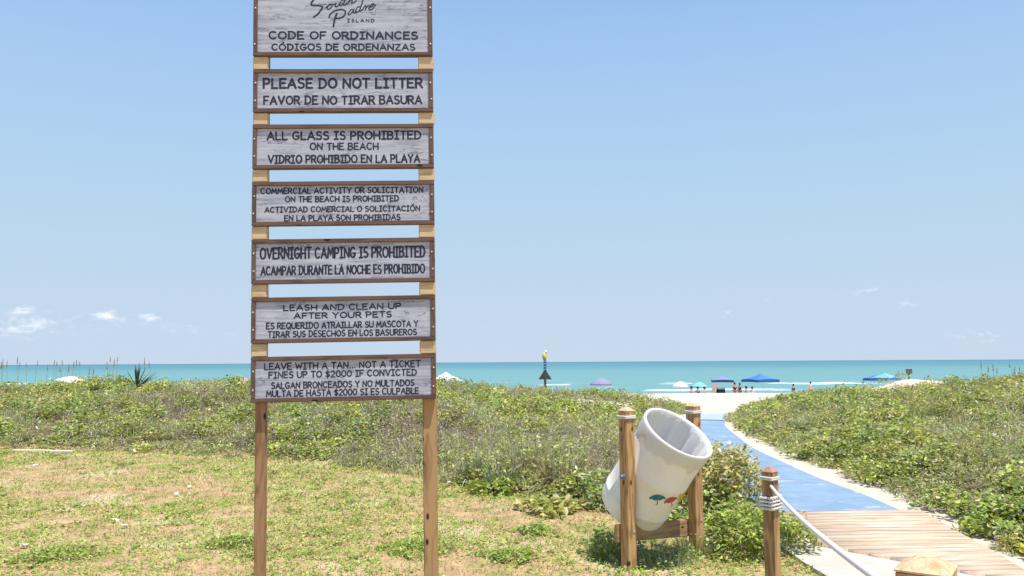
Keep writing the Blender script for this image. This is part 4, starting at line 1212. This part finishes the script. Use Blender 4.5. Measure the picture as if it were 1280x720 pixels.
# yucca with stiff sword leaves
yp = at(171, 484, 24.5); yb = (yp.x, 24.5, hz(yp.x, 24.5) + .1)
yk = empty('yucca_plant', yb); tag(yk, 'spiky blue green yucca with sword leaves on the left dune crest', 'yucca')
ym = plain('yucca_leaf', (.085, .15, .115), .5, .3, .25, 8)
for i in range(26):
    a = rng.uniform(0, 6.283); el = R(rng.uniform(28, 88)); L = rng.uniform(.5, .78)
    d = Vector((math.cos(a) * math.cos(el), math.sin(a) * math.cos(el), math.sin(el)))
    s_ = d.cross(Vector((0, 0, 1))).normalized(); up = s_.cross(d)
    mb = MB(); rows = []
    for t, wd in ((0, .022), (.3, .028), (.7, .02), (.93, .007), (1, .001)):
        c_ = d * L * t + Vector((0, 0, -.05 * t * t * math.cos(el)))
        rows.append([c_ - s_ * wd + up * wd * .45, c_ - up * .004, c_ + s_ * wd + up * wd * .45, c_ + up * .004])
    mb.loft(rows); mb.build('leaf', ym, yk)
# sea oats
oat_stem = plain('sea_oat_stem', (.40, .36, .20), .7, .2, .2, 20); oat_head = plain('sea_oat_head', (.34, .25, .15), .8, .1, .25, 20)
def sea_oats(px, topy, label, group, Y=24.5):
    p = at(px, topy, Y); base = Vector((p.x + rng.uniform(-.08, .08), Y, 0)); base.z = hz(base.x, base.y)
    o = empty('sea_oats', base); tag(o, label, 'sea oats', group)
    top = Vector(p) - base
    bend = Vector((rng.uniform(-.12, .12), rng.uniform(-.08, .08), 0))
    pts_ = [Vector((0, 0, 0)), top * .35 - bend * .3, top * .72 - bend * .2, top]
    dn = catmull(pts_, 5)
    mb = MB(); mb.tube(dn, [.006 - .0025 * i / len(dn) for i in range(len(dn))], 5); mb.build('stem', oat_stem, o)
    mb = MB(); dirn = Vector((bend.x, bend.y, .0)) * .9
    hl = rng.uniform(.12, .26)
    tip = [top + Vector((0, 0, 0)) - Vector((0, 0, hl)) , top - Vector((0, 0, hl * .5)) + dirn * .05, top + dirn * .2]
    hp = catmull(tip, 7)
    mb.tube(hp, [.004] + [rng.uniform(.009, .022) * (1 - .6 * k / len(hp)) for k in range(1, len(hp) - 1)] + [.002], 6)
    mb.build('seed_head', oat_head, o)
g_ = 'sea oats along the left dune crest'
for px, ty in [(2, 452), (4, 449), (9, 450), (22, 446), (25, 452), (33, 453), (47, 451), (60, 455), (68, 450), (71, 452), (75, 458), (78, 450), (86, 455), (92, 452), (96, 450), (100, 452), (112, 459), (117, 460), (134, 452), (138, 446), (143, 449), (147, 446)]:
    sea_oats(px, ty, 'thin brown sea oat stalk standing on the left dune crest left of the yucca', g_, rng.uniform(23.5, 26))
for px, ty in [(174, 453), (181, 447), (187, 452)]:
    sea_oats(px, ty, 'thin sea oat stalk rising behind the yucca on the left dune', 'sea oats behind the yucca', 25.4)
for px, ty in [(1226, 451), (1235, 457), (1241, 455), (1246, 460), (1262, 455), (1268, 458), (1274, 457)]:
    sea_oats(px, ty, 'thin sea oat stalk on the crest of the right dune', 'sea oats along the right dune crest', 26)
for px, rr, lab in [(8, .5, 'dry upright grass tuft on the left dune crest at the photo edge'), (28, .4, 'dry straw grass tuft on the left dune crest, second from the photo edge'), (64, .45, 'dry grass tuft beside the white umbrella on the left dune crest'), (144, .3, 'dry grass tuft just left of the yucca')]:
    p = at(px, 476, 24.6); clump('grass_clump', p.x, 24.6, rr, .3, 0, 330, DRY, lab, 'grass clump', 'grass tufts on the left dune crest', .05, .014, STRAW + YBUSH, lean=.3)
for px, rr, lab in [(1230, .45, 'dry green grass tuft on the right dune crest'), (1268, .4, 'dry green grass tuft on the right dune crest at the photo edge')]:
    p = at(px, 476, 26); clump('grass_clump', p.x, 26, rr, .3, 0, 330, DRY, lab, 'grass clump', 'grass tufts on the right dune crest', .05, .014, STRAW + YBUSH + GREEN[:2], lean=.3)

# ------------------------------------------------------------------ things beyond the dunes
def pole_z(px, py, Y): return at(px, py, Y)
# striped beach marker
mk = 31.0; p = at(681.5, 482, mk); bz = hz(p.x, mk)
bmk = empty('beach_marker', (p.x, mk, bz)); tag(bmk, 'blue marker post with yellow top and dark triangular fins behind the left dune', 'marker post')
zt = at(680, 449.5, mk).z - bz; zf0 = at(680, 474.3, mk).z - bz; zf1 = at(680, 464.5, mk).z - bz; zy = at(680, 441, mk).z - bz; ztop = at(680, 437.8, mk).z - bz
dk = plain('dark_weathered_wood', (.10, .09, .075), .8, .2); bl = plain('faded_navy_paint', (.045, .12, .30), .6, .3); wh = plain('white_paint', (.75, .75, .75), .6, .3); ylw = plain('yellow_paint', (.80, .68, .06), .5, .3)
mb = MB(); mb.box(-.045, .045, -.045, .045, -.2, zf1); mb.build('post', dk, bmk, bevel=.006)
mb = MB(); mb.box(-.052, .052, -.052, .052, zf1, zt); blp = mb.build('blue_panel', bl, bmk, bevel=.006)
mb = MB(); hgt = zt - zf1
for k, t in enumerate((.88, .66, .42, .2)):
    zc = zf1 + hgt * t
    mb.box(-.03, .03, -.056, -.051, zc - .018, zc - .006); mb.box(-.03, -.016, -.056, -.0512, zc - .006, zc + .02); mb.box(.014, .03, -.056, -.0512, zc - .006, zc + .02)
mb.build('lettering', wh, blp)
for s_ in (-1, 1):
    mb = MB(); a_ = [(s_ * .05, zf0), (s_ * .26, zf0), (s_ * .05, zf1 + .02)]
    mb.loft([[(x_, y_, z_) for x_, z_ in a_] for y_ in (-.015, .015)]); mb.build('fin', dk, bmk)
mb = MB(); rr_ = .085
for r_ in [[(math.cos(q) * rr_ * math.sin(f) - .02, math.sin(q) * rr_ * math.sin(f), (zy + zt) / 2 - .01 - math.cos(f) * (zy - zt) * .62) for q in [k * math.pi / 6 for k in range(12)]] for f in [.1, .6, 1.1, 1.57, 2.1, 2.6, 3.04]]: mb.v += r_
for i in range(6):
    for j in range(12): mb.f.append((i * 12 + j, i * 12 + (j + 1) % 12, (i + 1) * 12 + (j + 1) % 12, (i + 1) * 12 + j))
mb.f += [tuple(range(11, -1, -1)), tuple(range(72, 84))]
mb.build('yellow_top', ylw, bmk, True)
mb = MB(); mb.tube([(.02, 0, zy - .05), (.03, 0, ztop - .03), (.035, 0, ztop)], [.05, .045, .012], 10); mb.build('white_tip', wh, bmk, True)
# small notice sign
nk = 32.0; p = at(1136.5, 482, nk); bz = hz(p.x, nk)
nt_ = empty('notice_sign', (p.x, nk, bz)); tag(nt_, 'small brown notice board on a thin post behind the right dune', 'sign')
mb = MB(); mb.box(-.03, .03, -.03, .03, -.2, at(1136, 462, nk).z - bz); mb.build('post', dk, nt_, bevel=.004)
brn = plain('brown_board', (.20, .145, .09), .75, .2)
z0, z1 = at(1136, 467.3, nk).z - bz, at(1136, 461.8, nk).z - bz
mb = MB(); mb.box(-.125, .125, -.05, -.032, z0, z1); bo = mb.build('board', brn, nt_, bevel=.004)
mb = MB(); mb.box(-.135, .135, -.054, -.0305, z1 + .001, z1 + .015); mb.build('top_trim', dk, bo)

BD = 83.0
def bz_(y): return float(beach_profile(y))
def fabric(name, c, rough=.8): 
    k = NT(name); f = k.noise(k.coord('Object'), 3, 4)
    q1 = k.n('ShaderNodeBsdfDiffuse'); k.set(q1.inputs[0], k.mix(k.step(f, .3, .7), tuple(v * .88 for v in c), c))
    q2 = k.n('ShaderNodeBsdfTranslucent'); k.set(q2.inputs[0], c)
    m = k.n('ShaderNodeMixShader'); m.inputs[0].default_value = .25
    k.t.links.new(q1.outputs[0], m.inputs[1]); k.t.links.new(q2.outputs[0], m.inputs[2]); k.t.links.new(m.outputs[0], k.out.inputs[0])
    return k.m
alu = plain('tent_pole', (.55, .56, .58), .4, .5, .05, 30, .5)
def umbrella(px, peak_y, wpx, hpx, c, label, Y=BD, tilt=(0, 0), under=None, group=None):
    w_ = wpx * Y / F; hh = hpx * Y / F
    p = at(px, peak_y, Y); g0 = hz(p.x, Y)
    o = empty('beach_umbrella', (p.x, Y, g0)); tag(o, label, 'umbrella', group)
    H = p.z - g0; r_ = w_ / 2
    M = Matrix.Translation((0, 0, H)) @ Matrix.Rotation(tilt[0], 4, 'X') @ Matrix.Rotation(tilt[1], 4, 'Y')
    mb = MB(); rings = []; NS_ = 32
    for t in (.02, .2, .4, .6, .8, .93, 1.0):
        ring = []
        for k in range(NS_):
            a = 2 * math.pi * k / NS_; seg = (a / (math.pi / 4)) % 1
            sag = .05 * hh * math.sin(math.pi * seg) * t * 2
            ring.append(M @ Vector((math.cos(a) * r_ * t * (1 - .04 * math.sin(math.pi * seg) * t), math.sin(a) * r_ * t * (1 - .04 * math.sin(math.pi * seg) * t), -hh * (t ** 1.7) - sag * .3)))
        rings.append(ring)
    skirt = [v + (M.to_3x3() @ Vector((0, 0, -.14))) for v in rings[-1]]
    rings.append(skirt)
    mb.loft(rings, cap=False); cn = mb.build('canopy', c, o, True)
    so_ = cn.modifiers.new('thick', 'SOLIDIFY'); so_.thickness = .012
    mb = MB(); tp = M @ Vector((0, 0, .06)); mb.tube([(tp.x * -1.0 if tilt != (0, 0) else 0, 0, -.2), M @ Vector((0, 0, -hh)), tp], .022, 8); mb.build('pole', alu, o)
    mb = MB()
    for k in range(8):
        a = k * math.pi / 4; mb.tube([M @ Vector((0, 0, -.04)), M @ Vector((math.cos(a) * r_ * .6, math.sin(a) * r_ * .6, -hh * .6 ** 1.7 - .03)), M @ Vector((math.cos(a) * r_, math.sin(a) * r_, -hh - .03))], .007, 4)
    mb.build('rib', alu, o)
    return o
def tent(px, peak_y, x0, x1, eave_y, c, val, label, Y=BD, rot=0.0):
    p = at(px, peak_y, Y); g0 = hz(p.x, Y)
    w_ = (x1 - x0) * Y / F; H = p.z - g0; E = at(px, eave_y, Y).z - g0
    cxm = at((x0 + x1) / 2, eave_y, Y).x
    o = empty('canopy_tent', (cxm, Y, g0), rot); tag(o, label, 'canopy tent')
    hw = w_ / 2 / (abs(math.cos(rot)) + abs(math.sin(rot)))
    def sq(r, z, n=6, sag=0):
        out = []
        for (ax, ay), (bx, by) in zip([(-1, -1), (1, -1), (1, 1), (-1, 1)], [(1, -1), (1, 1), (-1, 1), (-1, -1)]):
            for k in range(n):
                t = k / n; s_ = 4 * t * (1 - t)
                out.append(((ax + (bx - ax) * t) * r * (1 - .05 * s_), (ay + (by - ay) * t) * r * (1 - .05 * s_), z - sag * s_ + 0))
        return out
    mb = MB(); mb.loft([sq(.02, H), sq(hw * .25, H - (H - E) * .34), sq(hw * .6, H - (H - E) * .7, 6, .03), sq(hw, E, 6, -.06)], cap=False)
    top = mb.build('canopy', c, o); top.modifiers.new('thick', 'SOLIDIFY').thickness = .012
    mb = MB(); mb.loft([sq(hw * 1.003, E, 6, -.06), sq(hw * 1.006, E - .24, 6, -.02)], cap=False)
    v_ = mb.build('valance', val, o); v_.modifiers.new('thick', 'SOLIDIFY').thickness = .012
    for ax, ay in ((-1, -1), (1, -1), (1, 1), (-1, 1)):
        mb = MB(); mb.tube([(ax * hw * .97, ay * hw * .97, -.1), (ax * hw * .97, ay * hw * .97, E - .02)], .022, 6); mb.build('leg', alu, o)
    return o
blue_f = fabric('blue_canopy_fabric', (.10, .27, .68)); blue_v = fabric('dark_blue_valance', (.06, .15, .42))
slate_f = fabric('slate_violet_fabric', (.27, .33, .62)); slate_v = fabric('dark_slate_valance', (.07, .10, .18))
lblue_f = fabric('light_blue_fabric', (.26, .55, .86)); white_f = fabric('white_fabric', (.82, .82, .82)); turq_f = fabric('turquoise_fabric', (.28, .70, .72)); purp_f = fabric('violet_fabric', (.33, .33, .47))
tent(949, 467, 929.5, 971, 474.5, blue_f, blue_v, 'bright blue canopy tent standing on the beach at the end of the path', 80, R(20))
tent(904, 469.3, 887.5, 918.5, 475, slate_f, slate_v, 'slate violet canopy tent on the beach left of the bright blue tent', 88, R(-12))
tent(1104, 466, 1089, 1124.5, 472.5, lblue_f, blue_f, 'light blue canopy tent showing above the right dune', 84, R(32))
tent(1092, 469, 1082.5, 1104, 473.2, blue_f, blue_v, 'darker blue canopy tent tucked behind the light blue tent', 90, R(5))
tent(556.5, 465, 537, 577.5, 474, white_f, white_f, 'white pointed canopy tent above the dune just right of the sign', 78, R(40))
umbrella(850.5, 476.8, 19.5, 5.5, white_f, 'white beach umbrella at the left end of the group on the beach', 82)
umbrella(874, 477.6, 18.5, 5, turq_f, 'turquoise beach umbrella over seated people on the beach', 83)
umbrella(751, 472.5, 27, 7, purp_f, 'violet beach umbrella half hidden behind the left dune', 84)
umbrella(93, 470.5, 42, 7.5, white_f, 'white tilted beach umbrella behind the sea oats on the far left', 60, (R(-6), R(7)))
umbrella(306, 472.8, 22, 4, fabric('pink_fabric', (.75, .45, .5)), 'pale pink umbrella edge above the dune left of the sign', 80)

# people on the beach
def skin_mesh(name, V, E, Rd, levels=1):
    me = bpy.data.meshes.new(name); me.from_pydata([tuple(v) for v in V], E, []); me.update()
    ob = bpy.data.objects.new(name, me); C.objects.link(ob)
    md = ob.modifiers.new('s', 'SKIN'); sub = ob.modifiers.new('d', 'SUBSURF'); sub.levels = levels; sub.render_levels = levels
    if not me.skin_vertices: 
        bpy.context.view_layer.objects.active = ob
    for i, r_ in enumerate(Rd): me.skin_vertices[0].data[i].radius = (r_, r_)
    me.skin_vertices[0].data[0].use_root = True
    dg = bpy.context.evaluated_depsgraph_get()
    out = bpy.data.meshes.new_from_object(ob.evaluated_get(dg))
    bpy.data.objects.remove(ob)
    return out
skins = [plain('skin_tan', (.42, .25, .17), .55, .3, .05), plain('skin_pale', (.60, .40, .31), .55, .3, .05)]
hair_m = plain('dark_hair', (.03, .022, .018), .6, .3)
cl = {k: plain('cloth_' + k, c, .85, .15) for k, c in (('black', (.02, .02, .024)), ('navy', (.03, .06, .17)), ('red', (.45, .05, .07)), ('pink', (.62, .33, .40)), ('white', (.75, .74, .73)), ('maroon', (.22, .05, .07)), ('grey', (.2, .2, .21)), ('orange', (.6, .25, .16)))}
def person(px, Y, pose, shirt, bottom, facing, label, skin=0, h=1.68, heady=None, group=None):
    p = at(px, 480, Y); g0 = hz(p.x, Y)
    s = h / 1.7 * (.8 if pose == 'sit' else 1)
    if pose == 'stand':
        J = dict(pel=(0, 0, .93), wai=(0, .01, 1.08), che=(0, .0, 1.28), nec=(0, 0, 1.47), hd0=(0, -.01, 1.55), hd1=(0, -.015, 1.64),
                 sl=(.17, 0, 1.40), el=(.24, .02, 1.13), hl=(.25, -.09, .9), sr=(-.17, 0, 1.40), er=(-.25, .0, 1.14), hr=(-.2, -.16, .96),
                 tl=(.09, 0, .86), kl=(.11, -.01, .49), al=(.11, .02, .09), fl=(.13, -.13, .04), tr=(-.09, 0, .86), kr=(-.11, -.02, .49), ar=(-.12, .02, .09), fr=(-.14, -.13, .04))
    else:
        J = dict(pel=(0, 0, .16), wai=(0, .03, .30), che=(0, .03, .50), nec=(0, .0, .69), hd0=(0, -.02, .77), hd1=(0, -.03, .86),
                 sl=(.17, .01, .62), el=(.25, -.05, .37), hl=(.16, -.28, .36), sr=(-.17, .01, .62), er=(-.26, .05, .37), hr=(-.24, .12, .08),
                 tl=(.1, -.06, .14), kl=(.13, -.40, .42), al=(.13, -.62, .08), fl=(.14, -.74, .04), tr=(-.1, -.06, .14), kr=(-.14, -.44, .38), ar=(-.15, -.70, .07), fr=(-.16, -.82, .05))
    Rr_ = dict(pel=.13, wai=.115, che=.135, nec=.055, hd0=.085, hd1=.095, sl=.065, el=.042, hl=.038, sr=.065, er=.042, hr=.038, tl=.088, kl=.058, al=.04, fl=.035, tr=.088, kr=.058, ar=.04, fr=.035)
    edges = [('pel', 'wai'), ('wai', 'che'), ('che', 'nec'), ('nec', 'hd0'), ('hd0', 'hd1'), ('che', 'sl'), ('sl', 'el'), ('el', 'hl'), ('che', 'sr'), ('sr', 'er'), ('er', 'hr'), ('pel', 'tl'), ('tl', 'kl'), ('kl', 'al'), ('al', 'fl'), ('pel', 'tr'), ('tr', 'kr'), ('kr', 'ar'), ('ar', 'fr')]
    def grow(name, es, k):
        names = []
        for a, b in es:
            for q in (a, b):
                if q not in names: names.append(q)
        return skin_mesh(name, [Vector(J[q]) * s for q in names], [(names.index(a), names.index(b)) for a, b in es], [Rr_[q] * k * s for q in names])
    o = empty('person', (p.x, Y, g0), facing); tag(o, label, 'person', group)
    link('body', grow('body', edges, 1.0), skins[skin], o, smooth=True)
    if shirt: link('shirt', grow('shirt', [('pel', 'wai'), ('wai', 'che'), ('che', 'sl'), ('che', 'sr')], 1.13), cl[shirt], o, smooth=True)
    link('shorts', grow('shorts', [('pel', 'tl'), ('pel', 'tr'), ('pel', 'wai')][:2], 1.17), cl[bottom], o, smooth=True)
    mb = MB(); hc = Vector(J['hd1']) * s + Vector((0, .02, .02)); NSx = 12
    mb.loft([[(hc.x + math.cos(q) * r_ * s, hc.y + math.sin(q) * r_ * s * 1.1, hc.z + dz * s) for q in [2 * math.pi * k / NSx for k in range(NSx)]] for r_, dz in ((.075, -.12), (.1, -.04), (.108, .02), (.085, .075), (.03, .105))])
    mb.build('hair', hair_m, o, True)
    return o
person(864, 58, 'sit', 'pink', 'grey', R(60), 'person in a pink top sitting between the white and turquoise umbrellas', 0)
person(872, 58.5, 'sit', 'navy', 'navy', R(150), 'person in navy clothes sitting under the left side of the turquoise umbrella', 0)
person(880.5, 59, 'sit', 'black', 'maroon', R(-100), 'person in a black top sitting under the right side of the turquoise umbrella', 1)
person(918.3, 82, 'stand', 'black', 'red', R(20), 'standing person in a black top and red shorts left of the bright blue tent', 0, 1.7)
person(924.6, 82.5, 'stand', 'black', 'grey', R(-70), 'standing person in black top and grey shorts beside the one in red shorts', 0, 1.66)
person(932.5, 58.5, 'sit', 'maroon', 'maroon', R(80), 'person in maroon sitting under the bright blue tent', 0)
person(940, 59.5, 'sit', 'white', 'grey', R(-30), 'person in white sitting under the middle of the bright blue tent', 1)
person(991.5, 79, 'stand', 'black', 'grey', R(200), 'dark haired person seen head and shoulders above the right dune', 0, 1.45)
person(1013, 97, 'stand', None, 'orange', R(10), 'bare chested person standing near the surf above the right dune', 1, 1.78)
# cooler and low chair
p = at(901, 489, 58); g0 = hz(p.x, 58)
ck = empty('cooler', (p.x, 58, g0 + .18), R(12)); tag(ck, 'small dark cooler box on the sand under the slate tent', 'cooler')
mb = MB(); mb.box(-.27, .27, -.17, .17, -.18, .34); mb.build('body', cl['black'], ck, bevel=.02)
mb = MB(); mb.box(-.29, .29, -.19, .19, .342, .42); ld = mb.build('lid', cl['grey'], ck, bevel=.02)
mb = MB(); mb.tube([(-.25, 0, .40), (-.25, 0, .5), (.25, 0, .5), (.25, 0, .40)], .015, 6); mb.build('handle', cl['grey'], ld)
p = at(889.5, 489, 58); g0 = hz(p.x, 58)
ch_ = empty('beach_chair', (p.x, 58, g0), R(-75)); tag(ch_, 'low tan beach chair beside the turquoise umbrella', 'chair')
tan = fabric('tan_fabric', (.66, .47, .36))
mb = MB(); mb.loft([[(x_, y_, z_) for x_ in (-.27, .27)] for y_, z_ in ((-.5, .30), (-.1, .26), (.05, .27))], cap=False, closed=False); st = mb.build('seat', tan, ch_); st.modifiers.new('t', 'SOLIDIFY').thickness = .015
mb = MB(); mb.loft([[(x_, y_, z_) for x_ in (-.27, .27)] for y_, z_ in ((.06, .28), (.2, .55), (.42, .92))], cap=False, closed=False); st = mb.build('backrest', tan, ch_); st.modifiers.new('t', 'SOLIDIFY').thickness = .015
for s_ in (-1, 1):
    mb = MB(); mb.tube([(s_ * .28, -.5, .3), (s_ * .28, .05, .27), (s_ * .28, .43, .94)], .014, 6); mb.tube([(s_ * .28, -.45, .3), (s_ * .28, -.45, -.02), (s_ * .28, .3, -.02), (s_ * .28, .12, .4)], .014, 6); mb.build('frame', alu, ch_)

# ------------------------------------------------------------------ small things on the lawn
scrap_m = plain('white_paper', (.80, .78, .74), .8, .2, .05)
for i, (px, py) in enumerate([(44.5, 583), (104.5, 636), (143, 654.5), (156, 661), (236, 611), (221, 621), (29, 686), (341, 612), (562, 605.5)]):
    p = gnd(px, py); mb = MB(); s_ = random.uniform(.022, .034)
    grid = [[(x_ * s_ + random.uniform(-.006, .006), y_ * s_ * .8 + random.uniform(-.006, .006), .02 + random.uniform(-.012, .016)) for x_ in (-1, -.3, .4, 1)] for y_ in (-1, 0, 1)]
    mb.loft(grid, cap=False, closed=False)
    o = mb.build('paper_scrap', scrap_m, None, loc=(p.x, p.y, hz(p.x, p.y) + .012)); o.rotation_euler = (random.uniform(-.3, .3), random.uniform(-.3, .3), random.uniform(0, 6))
    o.modifiers.new('t', 'SOLIDIFY').thickness = .002
    tag(o, 'small crumpled white scrap lying on the dry lawn', 'litter', 'white scraps on the lawn')
a_, b_ = gnd(18, 564.5), gnd(92, 564.8)
o = empty('edging_board', ((a_.x + b_.x) / 2, (a_.y + b_.y) / 2 - .05, hz((a_.x + b_.x) / 2, a_.y)), math.atan2(b_.y - a_.y, b_.x - a_.x))
tag(o, 'narrow bleached board lying along the foot of the dune at the far left', 'board')
mb = MB(); hw = (b_ - a_).length / 2
mb.box(-hw, hw * .2, -.05, .05, .0, .045); mb.box(hw * .21, hw, -.05, .05, .0, .035)
mb.build('plank', wood('bleached_board', (.74, .66, .56), (.55, .45, .36), along='X', knots=False, seed=12), o, bevel=.004)
